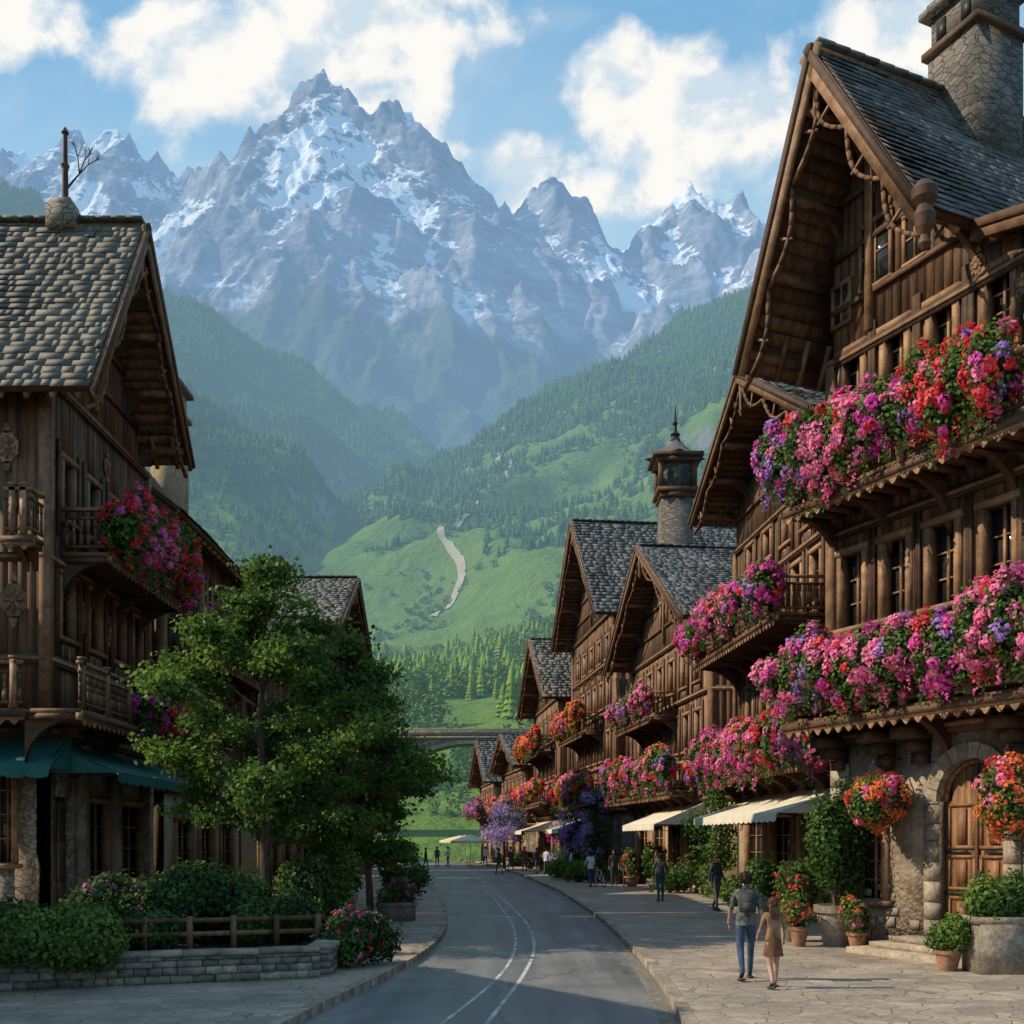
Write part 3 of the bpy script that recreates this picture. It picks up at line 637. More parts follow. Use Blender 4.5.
def kerb(name,x,sg):
    mb=MB()
    for i in range(len(ys)-1):
        a,b=x[i],x[i+1]; y0,y1=ys[i]+.006,ys[i+1]-.006
        P=[(a,y0,0),(a+sg*.17,y0,0),(b+sg*.17,y1,0),(b,y1,0)]
        mb.prism(P if sg<0 else P[::-1],(0,0,.125+random.uniform(0,.006)),KERB)
    mb.obj(name)
kerb('kerb',lk,-1); kerb('kerb',rk,1)
def line(name,pts,w,mat,z=.012):
    pts=np.array(pts,float); y=np.linspace(pts[0,1],pts[-1,1],120); x=np.interp(y,pts[:,1],pts[:,0]); k=np.ones(15)/15; xp=np.pad(x,7,mode='edge'); x=np.convolve(xp,k,'valid'); return strip(name,x-w/2,x+w/2,y,z,mat,1)
line('road_marking',[(-.75,11),(-.2,15),(.4,20),(.6,26),(.3,34),(-.5,45),(-2.2,70),(-4.6,100)],.07,LINE)
line('road_marking',[(-1.3,11),(-.9,14),(-.25,18),(.1,23),(.05,30),(-.6,42),(-1.5,55)],.06,LINE)
mb=MB(); S=12000; mb.raw([(-S,-S,-.03),(S,-S,-.03),(S,S,-.03),(-S,S,-.03)],[(0,1,2,3)],pmat('grass_ground',(.07,.11,.025),(.05,.075,.02),.95,.05,bump=0)); mb.obj('ground')
# ================================================================= TERRAIN
PT=rng.permutation(256)
def pn(x,y,seed=0):
    xi=np.floor(x).astype(int); yi=np.floor(y).astype(int); xf=x-xi; yf=y-yi
    def g(ix,iy,dx,dy):
        h=PT[(PT[(ix+seed*37)&255]+iy+seed*11)&255]*(2*pi/256); return np.cos(h)*dx+np.sin(h)*dy
    u=xf**3*(xf*(xf*6-15)+10); v=yf**3*(yf*(yf*6-15)+10)
    a=g(xi,yi,xf,yf);b=g(xi+1,yi,xf-1,yf);c=g(xi,yi+1,xf,yf-1);d=g(xi+1,yi+1,xf-1,yf-1)
    return (a*(1-u)+b*u)*(1-v)+(c*(1-u)+d*u)*v
def fbm(x,y,o=5,seed=0,g=.5):
    s=0;a=1;f=1
    for i in range(o): s=s+a*pn(x*f,y*f,seed+i); a*=g; f*=2.03
    return s
def ridg(x,y,o=6,seed=0,g=.5):
    s=0;a=1;f=1;w=1
    for i in range(o):
        n=(1-np.abs(pn(x*f,y*f,seed+i))*1.9); n=np.clip(n,0,1)**2; s=s+a*n*w; w=np.clip(n*1.6,0,1); a*=g; f*=2.07
    return s
def segs(x,y,lines,slope):
    h=np.full(x.shape,-1e9)
    for L in lines:
        for (ax,ay,az),(bx,by,bz) in zip(L[:-1],L[1:]):
            dx,dy=bx-ax,by-ay; t=np.clip(((x-ax)*dx+(y-ay)*dy)/(dx*dx+dy*dy),0,1)
            d=np.hypot(x-ax-t*dx,y-ay-t*dy); h=np.maximum(h,az+(bz-az)*t-slope*d)
    return h
def grid(name,X,Y,Z,mat,smooth=True,attr=None):
    mb=MB(); n,m=X.shape; V=np.stack([X,Y,Z],2).reshape(-1,3); i,j=np.meshgrid(np.arange(n-1),np.arange(m-1),indexing='ij'); a=(i*m+j).ravel()
    mb.raw(V,np.stack([a,a+1,a+m+1,a+m],1),mat); o=mb.obj(name,smooth=smooth)
    if attr is not None:
        at=o.data.attributes.new('gully','FLOAT','POINT'); at.data.foreach_set('value',attr.astype(np.float32).ravel())
    return o
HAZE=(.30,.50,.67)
def hazed(name,colfn,K=2700.,hz=HAZE,bump=None):  # aerial haze painted into the material: bluish emission mixed in, stronger with distance
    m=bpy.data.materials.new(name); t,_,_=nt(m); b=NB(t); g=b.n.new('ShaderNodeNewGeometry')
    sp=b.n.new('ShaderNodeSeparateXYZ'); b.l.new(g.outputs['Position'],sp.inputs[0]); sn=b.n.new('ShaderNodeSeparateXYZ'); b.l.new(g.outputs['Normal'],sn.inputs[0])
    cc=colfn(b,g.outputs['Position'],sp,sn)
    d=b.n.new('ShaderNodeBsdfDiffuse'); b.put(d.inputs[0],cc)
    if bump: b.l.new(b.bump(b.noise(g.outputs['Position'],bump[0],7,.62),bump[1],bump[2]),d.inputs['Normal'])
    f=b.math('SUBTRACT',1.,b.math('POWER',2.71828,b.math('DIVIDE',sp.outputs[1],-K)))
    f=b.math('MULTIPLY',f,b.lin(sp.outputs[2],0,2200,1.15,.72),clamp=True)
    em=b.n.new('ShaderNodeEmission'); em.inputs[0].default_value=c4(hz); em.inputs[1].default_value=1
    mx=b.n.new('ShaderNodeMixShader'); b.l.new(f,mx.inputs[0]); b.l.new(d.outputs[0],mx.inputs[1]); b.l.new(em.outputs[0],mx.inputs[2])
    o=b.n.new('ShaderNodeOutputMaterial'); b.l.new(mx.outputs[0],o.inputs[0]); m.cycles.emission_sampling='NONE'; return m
def alpcol(b,P,sp,sn):
    n1=b.noise(P,.006,7,.6); n2=b.noise(P,.04,5,.7)
    rock=b.mix(b.ss(n1,.38,.62),c4((.17,.20,.24)),c4((.36,.37,.39)))
    mp=b.n.new('ShaderNodeMapping'); mp.inputs['Scale'].default_value=(.3,.3,1.6); mp.inputs['Rotation'].default_value=(0,.45,0); b.l.new(P,mp.inputs[0])
    st=b.noise(mp.outputs[0],.03,5,.6)
    rock=b.mul(rock,b.grey(b.lin(b.math('ADD',b.math('MULTIPLY',n2,.5),b.math('MULTIPLY',st,.5)),.36,.64,.5,1.4)))
    green=b.mix(n2,c4((.05,.09,.03)),c4((.10,.14,.05)))
    zz=b.math('ADD',sp.outputs[2],b.math('MULTIPLY',b.math('SUBTRACT',n1,.5),900.))
    cc=b.mix(b.ss(zz,1000,1250),green,rock)
    at=b.n.new('ShaderNodeAttribute'); at.attribute_name='gully'
    s=b.math('ADD',at.outputs['Fac'],b.math('MULTIPLY',b.math('SUBTRACT',n1,.5),1.2))
    s=b.math('ADD',s,b.math('MULTIPLY',b.math('SUBTRACT',n2,.5),1.1))
    s=b.math('ADD',s,b.math('MULTIPLY',b.math('SUBTRACT',st,.5),.9))
    s=b.math('ADD',s,b.math('MULTIPLY',b.math('SUBTRACT',sn.outputs[2],.6),1.1))
    s=b.math('ADD',s,b.lin(sp.outputs[2],1100,2200,-.22,.12))
    sf=b.math('MULTIPLY',b.ss(s,.39,.48),b.ss(zz,1100,1350))
    return b.mix(sf,cc,c4((.90,.92,.95)))
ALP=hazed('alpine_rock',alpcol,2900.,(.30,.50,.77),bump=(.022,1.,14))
crest=[[(-2392,4300,2543),(-2100,4300,2560),(-1923,4300,2730),(-1800,4300,2660),(-1708,4300,2785),(-1620,4300,2700),(-1552,4300,2805),(-1434,4300,2680),(-1258,4200,2560),(-1063,4100,2400),(-893,3700,2100)],
 [(-1250,3300,1600),(-1024,3200,1747),(-893,3200,1922),(-835,3200,1905),(-777,3200,2015),(-710,3200,2000),(-646,3200,2080),(-600,3200,2060),(-544,3200,2225),(-471,3200,2060),(-428,3200,1980),(-355,3200,2155),(-300,3200,1985),(-180,3200,1925),(-64,3200,1860),(67,3200,1840),(125,3200,1920),(198,3200,1840),(285,3250,1750),(426,3400,1940),(480,3400,1970),(550,3400,2095),(643,3400,1975),(735,3400,1905),(890,3400,1940),(1200,3300,1795),(1817,3200,1578),(2600,3200,1500)],
 [(-544,3200,2225),(-520,2950,1720),(-400,2700,1250),(-280,2450,860)],[(-355,3200,2155),(-310,2950,1600),(-160,2650,1100),(-90,2450,850)],
 [(-777,3200,2015),(-800,2920,1600),(-700,2600,1200),(-600,2350,850)],[(-893,3200,1922),(-1000,2850,1500),(-1100,2500,1100)],
 [(125,3200,1920),(70,2850,1400),(10,2550,980)],[(550,3400,2095),(430,3050,1560),(250,2800,1250)],[(-646,3200,2080),(-660,2950,1600),(-600,2700,1250)],[(-180,3200,1925),(-190,2950,1500)],[(285,3250,1750),(240,2950,1350)],
 [(1100,2500,1500),(800,2500,1400),(660,2500,1380),(541,2500,1340),(430,2500,1250),(313,2500,1200),(210,2500,1110),(109,2500,1030),(-5,2480,950),(-90,2450,800)],
 [(541,2500,1340),(450,2300,1050),(380,2100,800)],[(-64,3200,1860),(-60,2900,1400),(-40,2700,1100)]]
xs=np.linspace(-2900,2900,1000); yv=np.concatenate([np.linspace(1900,3450,380),np.linspace(3460,4700,120)])
X,Y=np.meshgrid(xs,yv)
wx=X+30*fbm(X/260,Y/380,3,3)+9*fbm(X/60,Y/60,3,4); wy=Y+60*fbm(X/300,Y/300,3,9)
Z=segs(wx,wy,crest,1.18)
Z=np.maximum(Z,420+(Y-1900)*.62+60*fbm(X/300,Y/300,4,5))
amp=np.clip((Z-400)/900,.25,1)
g1=ridg(wx/260+Y/900,wy/620,5,21,.45); g2=ridg(wx/95-Y/500,wy/260,4,25,.45)
Z=Z+amp*(66*(g1-1.0)+24*(g2-.9)+9*fbm(X/34,Y/34,4,31,.6))
gul=np.clip(1.25-g1,-.2,1.)*.75+np.clip(.9-g2,-.3,.8)*.35
grid('mountain_range',X,Y,Z,ALP,attr=gul)
LM=[[(-1500,1500,1250),(-1000,1500,1030),(-698,1500,905),(-494,1500,775),(-380,1500,705),(-289,1500,650),(-153,1560,585),(-60,1680,555),(10,1800,540)],
    [(-700,900,640),(-450,900,500),(-272,900,380),(-222,890,325),(-149,880,225),(-90,860,150)]]
RM=[[(1500,1400,1050),(802,1500,900),(461,1500,815),(325,1500,725),(188,1500,650),(110,1620,620),(50,1740,600),(-21,1900,590)],[(325,1500,725),(260,1200,500),(190,900,310),(150,650,165)],[(900,1100,740),(500,800,410),(300,500,195)],[(110,1620,620),(80,1350,410),(40,1100,275)]]
def terr(x,y):
    wx=x+35*fbm(x/180,y/180,4,41); wy=y+35*fbm(x/180,y/180,4,51)
    v=np.interp(y,[0,118,150,200,300,600,1000,1500,1900,2300],[-.6,-.6,6,20,42,108,200,370,560,560])+.16*np.maximum(np.abs(x+40+.02*y)-30-.02*y,0)
    l=segs(wx,wy,LM,.85); r=segs(wx,wy,RM,.66)
    k=25.; h=np.maximum(l,r); h=np.maximum(h,v)+ k*np.exp(-np.abs(h-v)/k)*.35*np.clip((y-300)/300,0,1)
    a=np.clip((y-250)/500,0,1); h=h+a*(22*fbm(x/110,y/110,5,61)+16*(ridg(x/200,y/200,4,71)-1.0))
    return np.where(y<150,np.interp(y,[0,118,150],[-.6,-.6,6])+0*x,h), l,r,v
yv=118*np.exp(np.linspace(0,math.log(2300/118),330)); u=np.linspace(-1.25,1.25,420)
Y,U=np.meshgrid(yv,u,indexing='ij'); X=U*(Y*.75+220); Z,_,_,_=terr(X,Y)
def hillcol(b,P,sp,sn):
    n1=b.noise(P,.01,5,.6); n2=b.noise(P,.08,4,.6)
    mead=b.mix(n2,c4((.07,.145,.02)),c4((.18,.26,.045))); dark=b.mix(n2,c4((.03,.07,.018)),c4((.06,.11,.028)))
    c=b.mix(b.ss(n1,.48,.66),mead,dark)
    c=b.mix(b.ss(sp.outputs[1],320,420),mead,c)
    return b.mix(b.ss(b.math('ADD',sn.outputs[2],b.math('MULTIPLY',n2,.2)),.58,.68,1,0),c,c4((.2,.19,.17)))
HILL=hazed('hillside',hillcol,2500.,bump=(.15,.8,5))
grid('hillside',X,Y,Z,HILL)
# winding track up the meadow
pp=np.array([(-42,560),(-25,620),(-48,680),(-22,740),(-30,810),(2,870),(-18,950),(14,1030),(2,1110)],float)
tt=np.linspace(0,len(pp)-1,160); px_=np.interp(tt,np.arange(len(pp)),pp[:,0]); py_=np.interp(tt,np.arange(len(pp)),pp[:,1]); kk=np.ones(13)/13
px_=np.convolve(np.pad(px_,6,mode='edge'),kk,'valid'); py_=np.convolve(np.pad(py_,6,mode='edge'),kk,'valid')
dx=np.gradient(px_); dy=np.gradient(py_); ll=np.hypot(dx,dy); nx,ny=-dy/ll,dx/ll
mb=MB(); W_=[]
for s_ in (-2.2,0,2.2):
    xx=px_+nx*s_; yy=py_+ny*s_; W_.append(np.stack([xx,yy,terr(xx,yy)[0]+1.1],1))
V=np.stack(W_,1).reshape(-1,3); i,j=np.meshgrid(np.arange(159),np.arange(2),indexing='ij'); a=(i*3+j).ravel()
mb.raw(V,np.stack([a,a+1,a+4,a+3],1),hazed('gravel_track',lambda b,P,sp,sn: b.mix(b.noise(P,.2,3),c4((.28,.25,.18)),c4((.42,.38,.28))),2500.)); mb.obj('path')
def conifer_t(tiers,sides,seed):
    r=np.random.default_rng(seed); V=[];F=[]
    for k in range(tiers):
        z0=.08+.8*k/tiers; z1=min(1,z0+1.35/tiers+.12); rr=.22*(1-k/tiers)**.85+.03; i0=len(V)
        for i in range(sides*2):
            a=(i+r.random()*.3)*pi/sides; q=rr*((1.0 if i%2 else .62)+.15*r.random()); V.append((q*math.cos(a),q*math.sin(a),z0-(.03 if i%2 else 0)))
        V.append((0,0,z1)); t=len(V)-1
        for i in range(sides*2): F.append((i0+i,i0+(i+1)%(sides*2),t))
    return np.array(V),np.array(F)
def broad_t(seed,n=150,s=.055):
    r=np.random.default_rng(seed); V=[];F=[]
    for k in range(n):
        d=r.normal(size=3); d/=np.linalg.norm(d); p=d*np.array([.32,.32,.44])*(.55+.45*r.random())+np.array([0,0,.55]); i0=len(V)
        for q in range(3): V.append(p+r.normal(size=3)*s)
        F.append((i0,i0+1,i0+2))
    return np.array(V),np.array(F)
def scatter(name,P,S,mat,tmpl,wid=1.):
    mb=MB(); k=len(tmpl); pick=rng.integers(0,k,len(P))
    for q in range(k):
        I=np.where(pick==q)[0]
        if not len(I): continue
        V,F=tmpl[q]; a=rng.random(len(I))*2*pi; s=S[I][:,None,None]; c,sn=np.cos(a)[:,None],np.sin(a)[:,None]
        w=(wid*(.8+.4*rng.random(len(I))))[:,None]
        x=(V[None,:,0]*c-V[None,:,1]*sn)*w; y=(V[None,:,0]*sn+V[None,:,1]*c)*w; z=np.broadcast_to(V[None,:,2],x.shape)
        W=np.stack([x,y,z],2)*s+P[I][:,None,:]
        mb.raw(W.reshape(-1,3),(F[None]+len(V)*np.arange(len(I))[:,None,None]).reshape(-1,3),mat)
    return mb.obj(name)
def forcol(d,l):
    def f(b,P,sp,sn):
        return b.mix(b.math('MULTIPLY_ADD',b.noise(P,.012,3),.5,b.math('MULTIPLY',b.island(),.5)),c4(d),c4(l))
    return f
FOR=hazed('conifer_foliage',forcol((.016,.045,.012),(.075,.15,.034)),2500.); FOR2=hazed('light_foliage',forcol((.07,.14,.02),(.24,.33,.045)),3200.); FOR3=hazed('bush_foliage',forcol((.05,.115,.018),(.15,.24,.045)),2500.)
T1=[conifer_t(3,4,s) for s in range(4)]; T2=[conifer_t(7,7,s) for s in range(4)]; T3=[broad_t(s) for s in range(4)]; T4=[broad_t(s+9,34,.12) for s in range(4)]
N=135000
y=np.sqrt(rng.random(N)*(2000**2-520**2)+520**2); x=(rng.random(N)*2-1)*(y*.62+60)
Z,l,r,v=terr(x,y); dn=fbm(x/120,y/120,4,81)
ok=((l>v)&(l>r)) | ((r>v+55+110*dn)&(dn>-.22-np.clip((r-v-130)/300,0,1))) | (dn>.46)
ok&=(rng.random(N)<np.clip(y/1100,.4,1))
x,y,Z=x[ok],y[ok],Z[ok]
scatter('conifer_forest',np.stack([x,y,Z-1],1),rng.uniform(8,15,len(x))*np.clip(y/1100,.7,1.05),FOR,T1)
N=7000
y=np.sqrt(rng.random(N)*(1400**2-430**2)+430**2); x=(rng.random(N)*2-1)*(y*.22)-.02*y
Z,l,r,v=terr(x,y); dn=fbm(x/60,y/60,4,85); ok=(l<v)&(dn>.06); x,y,Z=x[ok],y[ok],Z[ok]
scatter('meadow_bushes',np.stack([x,y,Z-.6],1),rng.uniform(2.,5.5,len(x)),FOR3,T4,1.3)
N=3400; y=rng.uniform(225,500,N); x=rng.uniform(-.30,.25,N)*y; Z,_,_,_=terr(x,y); dn=fbm(x/45,y/45,3,91); ok=(dn>-.16); x,y,Z=x[ok],y[ok],Z[ok]
h=int(len(x)*.3)
scatter('conifer_grove',np.stack([x,y,Z-.5],1)[:h],rng.uniform(6,12,h),FOR2,T2,1.0)
scatter('broadleaf_grove',np.stack([x,y,Z-.8],1)[h:],rng.uniform(5,9,len(x)-h),FOR2,T3,1.1)
N=130; y=rng.uniform(142,215,N); x=rng.uniform(-.25,.15,N)*y; Z,_,_,_=terr(x,y)
scatter('broadleaf_grove',np.stack([x,y,Z-.6],1),rng.uniform(2.5,6.5,N),FOR3,T3,1.1)
# ================================================================= BRIDGE
EB=empty('stone_arch_bridge',Mt(-15.5,134,0)); mb=MB(); z0=14.7; sp_=21.; pw=.9
for k in range(-1,3):
    cx=k*sp_; mb.box(cx-pw,cx+pw,0,4,-1,z0-3.5,STONE)
    c=cx+sp_/2; rr=sp_/2-pw; n=20
    if k<2:
        for i in range(n):
            a0=pi-i*pi/n;a1=pi-(i+1)*pi/n
            zz=lambda a: z0-7.2+6.6*math.sin(a)
            mb.prism([(c+rr*math.cos(a0),0,zz(a0)),(c+rr*math.cos(a0),0,z0),(c+rr*math.cos(a1),0,z0),(c+rr*math.cos(a1),0,zz(a1))],(0,4,0),STONE)
            mb.prism([(c+rr*math.cos(a0),-.08,zz(a0)),(c+rr*math.cos(a0)*1.02,-.08,zz(a0)+.45),(c+rr*math.cos(a1)*1.02,-.08,zz(a1)+.45),(c+rr*math.cos(a1),-.08,zz(a1))],(0,.078,0),KERB)
    mb.box(cx-pw,cx+pw,0.002,4,z0-3.5,z0,STONE)
mb.obj('arches',EB); mb=MB(); mb.box(-22,43,-.2,4.2,z0,z0+.25,KERB); mb.box(-22,43,-.1,.2,z0+.25,z0+1.1,STONE); mb.box(-22,43,3.8,4.1,z0+.25,z0+1.1,STONE); mb.box(-22,43,-.15,.25,z0+1.1,z0+1.22,KERB); mb.obj('deck',EB)
# ================================================================= VEGETATION
def tree(name,loc,H,cr_,zb,nl,ls,mats,seed=1,nlimb=13,fill=90):
    random.seed(seed); E=empty(name,Mt(*loc)); mb=MB(); tips=[]
    p=np.array([0,0,-.1]); pts=[p]; r0=H*.019
    for i in range(8): p=p+np.array([random.uniform(-.1,.1),random.uniform(-.1,.1),H*.95/8]); pts.append(p)
    for i,(a,b) in enumerate(zip(pts[:-1],pts[1:])): mb.cone(a,b,r0*(1-i/9),r0*(1-(i+1)/9),9,BARK,False)
    def at(t): t=t*8; i=min(int(t),7); return pts[i]+(pts[i+1]-pts[i])*(t-i)
    shape=lambda u: math.sin(pi*min(1,.20+u*.80))**.75*(1-.25*u)
    for k in range(nlimb):
        t=zb/H+(.93-zb/H)*(k+.3)/nlimb; a=k*2.4+random.uniform(-.3,.3); s=at(t)
        u=(t-zb/H)/(1-zb/H); reach=cr_*shape(u)*random.uniform(.8,1.25)
        e=s+np.array([math.cos(a)*reach,math.sin(a)*reach,reach*random.uniform(.15,.55)]); m=(s+e)/2+np.array([0,0,.12*reach])
        rr=r0*.4*(1-t*.6); mb.cone(s,m,rr,rr*.65,6,BARK,False); mb.cone(m,e,rr*.65,rr*.25,6,BARK,False)
        tips.append((e,.7))
        for q in range(6):
            f=random.uniform(.3,1); b=s+(e-s)*f; d=np.array([math.cos(a)+random.uniform(-1,1),math.sin(a)+random.uniform(-1,1),random.uniform(-.45,.8)]); d/=np.linalg.norm(d); g=b+d*reach*random.uniform(.2,.5)
            mb.cone(b,g,rr*.3,rr*.1,5,BARK,False); tips.append((g,.45)); tips.append(((b+g)/2,.4))
    for q in range(fill):
        u=random.random()**.9; a=random.uniform(0,2*pi); R_=cr_*shape(u)*random.uniform(.35,1.12)
        c=at(min(.99,zb/H+(1-zb/H)*u)); g=np.array([c[0]+math.cos(a)*R_,c[1]+math.sin(a)*R_,zb+(H-zb)*u]); tips.append((g,random.uniform(.25,.65)))
        mb.cone(c+(g-c)*.4,g,.02,.006,4,BARK,False)
    tips.append((pts[-1]+np.array([0,0,.1]),.5)); tips.append((pts[-2]+np.array([0,0,.3]),.6))
    mb.obj('trunk',E,smooth=True); lf=MB(); per=nl//len(tips)
    for c,s in tips:
        r=cr_*.34*s*random.uniform(.8,1.35); P,Nn=ell(per,c,(r*1.3,r*1.3,r*.42),.0); P+=rng.normal(size=P.shape)*r*.28
        i=random.random(); mt=mats[0] if i<.42 else mats[1] if i<.58 else mats[2]
        leafq(lf,P,ls*(.6+.8*rng.random(len(P))),mt,Nn*.2+np.array([0,0,.4]),.15)
    lf.obj('crown',E); return E
TG=[leafmat('maple_leaf',(.055,.12,.022),(.10,.18,.032),.45),leafmat('maple_leaf_dark',(.028,.072,.017),(.052,.108,.024),.4),leafmat('maple_leaf_light',(.11,.20,.03),(.18,.27,.045),.5)]
tree('maple_tree',(-5.45,24.6,.12),8.5,2.15,2.2,31000,.11,TG,3,16,70)
tree('maple_tree',(-4.5,29.0,.12),7.6,2.05,1.7,26000,.125,TG,5,14,65)
tree('maple_tree',(-4.5,35,.12),6.9,1.8,1.4,16000,.15,TG,8,12,55)
tree('maple_tree',(-7.2,39,.12),8.6,2.3,1.8,16000,.17,TG,9,12,50)
random.seed(11)
def shrub(name,loc,r,mats=(0,1,2),pal=None,ls=.09,dens=1.,n=6,fl=.5):
    mb=MB()
    for i in range(n):
        c=(random.uniform(-.6,.6)*r[0],random.uniform(-.6,.6)*r[1],r[2]*random.uniform(.35,.75)); q=(r[0]*.5,r[1]*.5,r[2]*random.uniform(.35,.5))
        m=int(1500*dens*q[0]*q[2]*2*(.1/ls)**2)+60; P,N=ell(m,c,q,.4); P+=rng.normal(size=P.shape)*.06; leafq(mb,P,ls*(.6+.8*rng.random(m)),LF[mats[i%len(mats)]],N)
        mb.cone((0,0,0),c,.03,.012,5,BARK,False)
        if pal:
            C,CN=ell(int(22*fl*max(1,q[0]*q[2]*4)),c,q,.95)
            for cc,cn in zip(C,CN):
                k=random.choice(pal); P,N=ell(12,cc,(.07,.07,.07),.3); leafq(mb,P,ls*.8,PET[k],N+cn,.1,.48)
    return mb.obj(name,M=Mt(*loc,rz=random.uniform(0,6)))
def potted(name,loc,pr,ph,r,pal=None,box=False,mat=TERRA,ls=.08,lift=.0,mats=(0,1,2)):
    E=empty(name,Mt(*loc)); mb=MB()
    if box: mb.box(-pr,pr,-pr*.7,pr*.7,0,ph,mat); mb.box(-pr-.04,pr+.04,-pr*.7-.04,pr*.7+.04,ph-.12,ph+.0,mat) ; mb.box(-pr+.05,pr-.05,-pr*.7+.05,pr*.7-.05,ph-.02,ph+.01,SOIL)
    else: mb.revolve((0,0,0),[(pr*.62,0),(pr*.95,ph*.8),(pr*1.08,ph*.82),(pr*1.1,ph),(pr*.9,ph),(pr*.88,ph*.9),(.01,ph*.9)],16,mat)
    mb.obj('pot',E,smooth=not box); s=shrub('plant',(0,0,0),r,mats,pal,ls); s.parent=E; s.matrix_world=Matrix(Mt(loc[0],loc[1],loc[2]+ph*.85+lift).tolist()); return E
EW=empty('stone_garden_wall',Mt(0,0,0))
mb=MB()
STONEB=pmat('wall_stone',(.30,.25,.19),(.165,.135,.105),.9,3,bump=.6,bscale=14,isl=.45)
def swall(mb,p,q,h,t=.34):
    p=np.array(p,float);q=np.array(q,float);L=np.linalg.norm(q-p);d=(q-p)/L;z=.12
    while z<.12+h-.02:
        hh=min(random.uniform(.10,.16),.12+h-z); s=0
        while s<L:
            w=random.uniform(.18,.42); e=min(s+w,L); a=p+d*(s+.006);b=p+d*(e-.006)
            mb.beam((*a,z+hh/2),(*b,z+hh/2),t+random.uniform(-.04,.04),hh-.012,STONEB); s=e
        z+=hh
    s=0
    while s<L:
        w=random.uniform(.45,.7); e=min(s+w,L); a=p+d*(s+.004);b=p+d*(e-.004); mb.beam((*a,.12+h+.035),(*b,.12+h+.035+random.uniform(-.01,.01)),t+.1+random.uniform(-.02,.02),.07,KERB); s=e
swall(mb,(-9.5,15.6),(-3.15,17.9),.42); swall(mb,(-3.15,18.1),(-3.3,23.5),.42); mb.obj('wall',EW)
mb=MB(); mb.raw([(-9.5,15.7,.40),(-3.3,18,.40),(-3.4,27,.40),(-9.5,25.9,.40)],[(0,1,2,3)],SOIL); mb.obj('planting_bed')
mb=MB()
for i in range(6):
    x=-6.8+i*.68; y=18.1+i*.24; mb.box(x-.045,x+.045,y-.045,y+.045,.40,1.05,WOOD)
for z in (.75,.98): mb.beam((-6.9,18.02,z),(-3.3,19.4,z),.06,.08,WOOD)
mb.obj('wooden_fence')
shrub('shrub',(-6.9,16.5,.40),(1.0,.7,.85),(0,2,0),None,.08,1.3,12); shrub('shrub',(-8.2,16.4,.40),(.8,.7,.8),(0,2,1),None,.08,1.2,8)
shrub('shrub',(-5.6,20.6,.40),(1.1,1.0,1.3),(1,1,0),None,.10,1.3,12); shrub('shrub',(-7.4,21.5,.40),(1.2,1.0,1.1),(1,0,1),['magenta','pink'],.10,1.1,9,.4)
shrub('shrub',(-4.2,19.8,.40),(.8,.7,.9),(1,0),None,.09,1.2,9); shrub('flowering_shrub',(-2.75,19.5,.12),(.55,.8,.85),(1,0),['pink','red'],.08,1.3,9,.3)
shrub('flowering_shrub',(-3.3,21.2,.12),(.5,.7,.8),(1,0),['pink','magenta'],.08,1.2,7,.3); shrub('shrub',(-9.2,18.6,.4),(1.4,1,1.0),(0,1),None,.1,1,8)
shrub('shrub',(-6.3,18.9,.40),(.8,.6,.6),(1,0),None,.08,1.1,8); shrub('shrub',(-4.6,24.5,.40),(.9,.9,1.4),(1,0),None,.10,1.2,10)
potted('potted_plant',(-3.2,30.5,.12),.5,.5,(.6,.5,.6),['pink','magenta'],True,STONEB); potted('potted_plant',(-4.1,26.2,.12),.4,.9,(.5,.5,1.2),None,False,TERRA)
for yy,xx in ((41,-3.9),(48,-4.8)): shrub('shrub',(xx,yy,.12),(.7,1.,1.2),(1,0),None,.14,1,6)
def R1w(s,t,z=.12): p=MR1@np.array([s,t,z,1]); return tuple(p[:3])
potted('potted_plant',R1w(.9,-.75),.42,.85,(.7,.6,2.5),None,False,KERB,.09,0,(0,2,1))
potted('potted_plant',R1w(.75,-1.6),.20,.42,(.28,.28,.5),['red'],False)
potted('potted_plant',R1w(1.75,-.95),.20,.35,(.3,.3,.75),['orange','pink'],False)
potted('potted_plant',R1w(-.3,-1.0),.3,.6,(.6,.5,1.1),['red'],False,KERB,.08,0,(0,2))
potted('potted_plant',R1w(5.75,-1.5),.5,.95,(.7,.6,.75),None,True,STONEB,.08,0,(0,2)); potted('potted_plant',R1w(5.2,-2.1),.22,.35,(.35,.35,.55),None,False,TERRA,.08,0,(2,0))
def basket(name,M,s,t,z,r,pal):
    E=empty(name,M@Mt(s,t,z)); mb=MB(); mb.revolve((0,0,-.35),[(.05,0),(.25,.08),(.34,.3)],12,SOIL)
    for a in range(3): mb.cone((.33*math.cos(a*2.1),.33*math.sin(a*2.1),-.05),(0,0,.9),.008,.008,4,IRON,False)
    mb.cone((0,0,.9),(0,-t,.95),.018,.018,5,IRON); mb.cone((0,-.02,.85),(0,-t,.5),.014,.014,5,IRON); mb.obj('basket',E)
    f=MB()
    for i in range(6): blob_flowers(f,(random.uniform(-.3,.3)*r,random.uniform(-.3,.3)*r,random.uniform(-.5,.35)*r),(r*.62,r*.62,r*.6),pal,1,.07,.09,1.0)
    f.obj('flowers',E)
basket('hanging_flower_basket',MR1,2.0,-.75,3.05,.74,['orange','red','orange','pink']); basket('hanging_flower_basket',MR1,5.25,-.75,3.1,.78,['orange','red','orange','pink'])
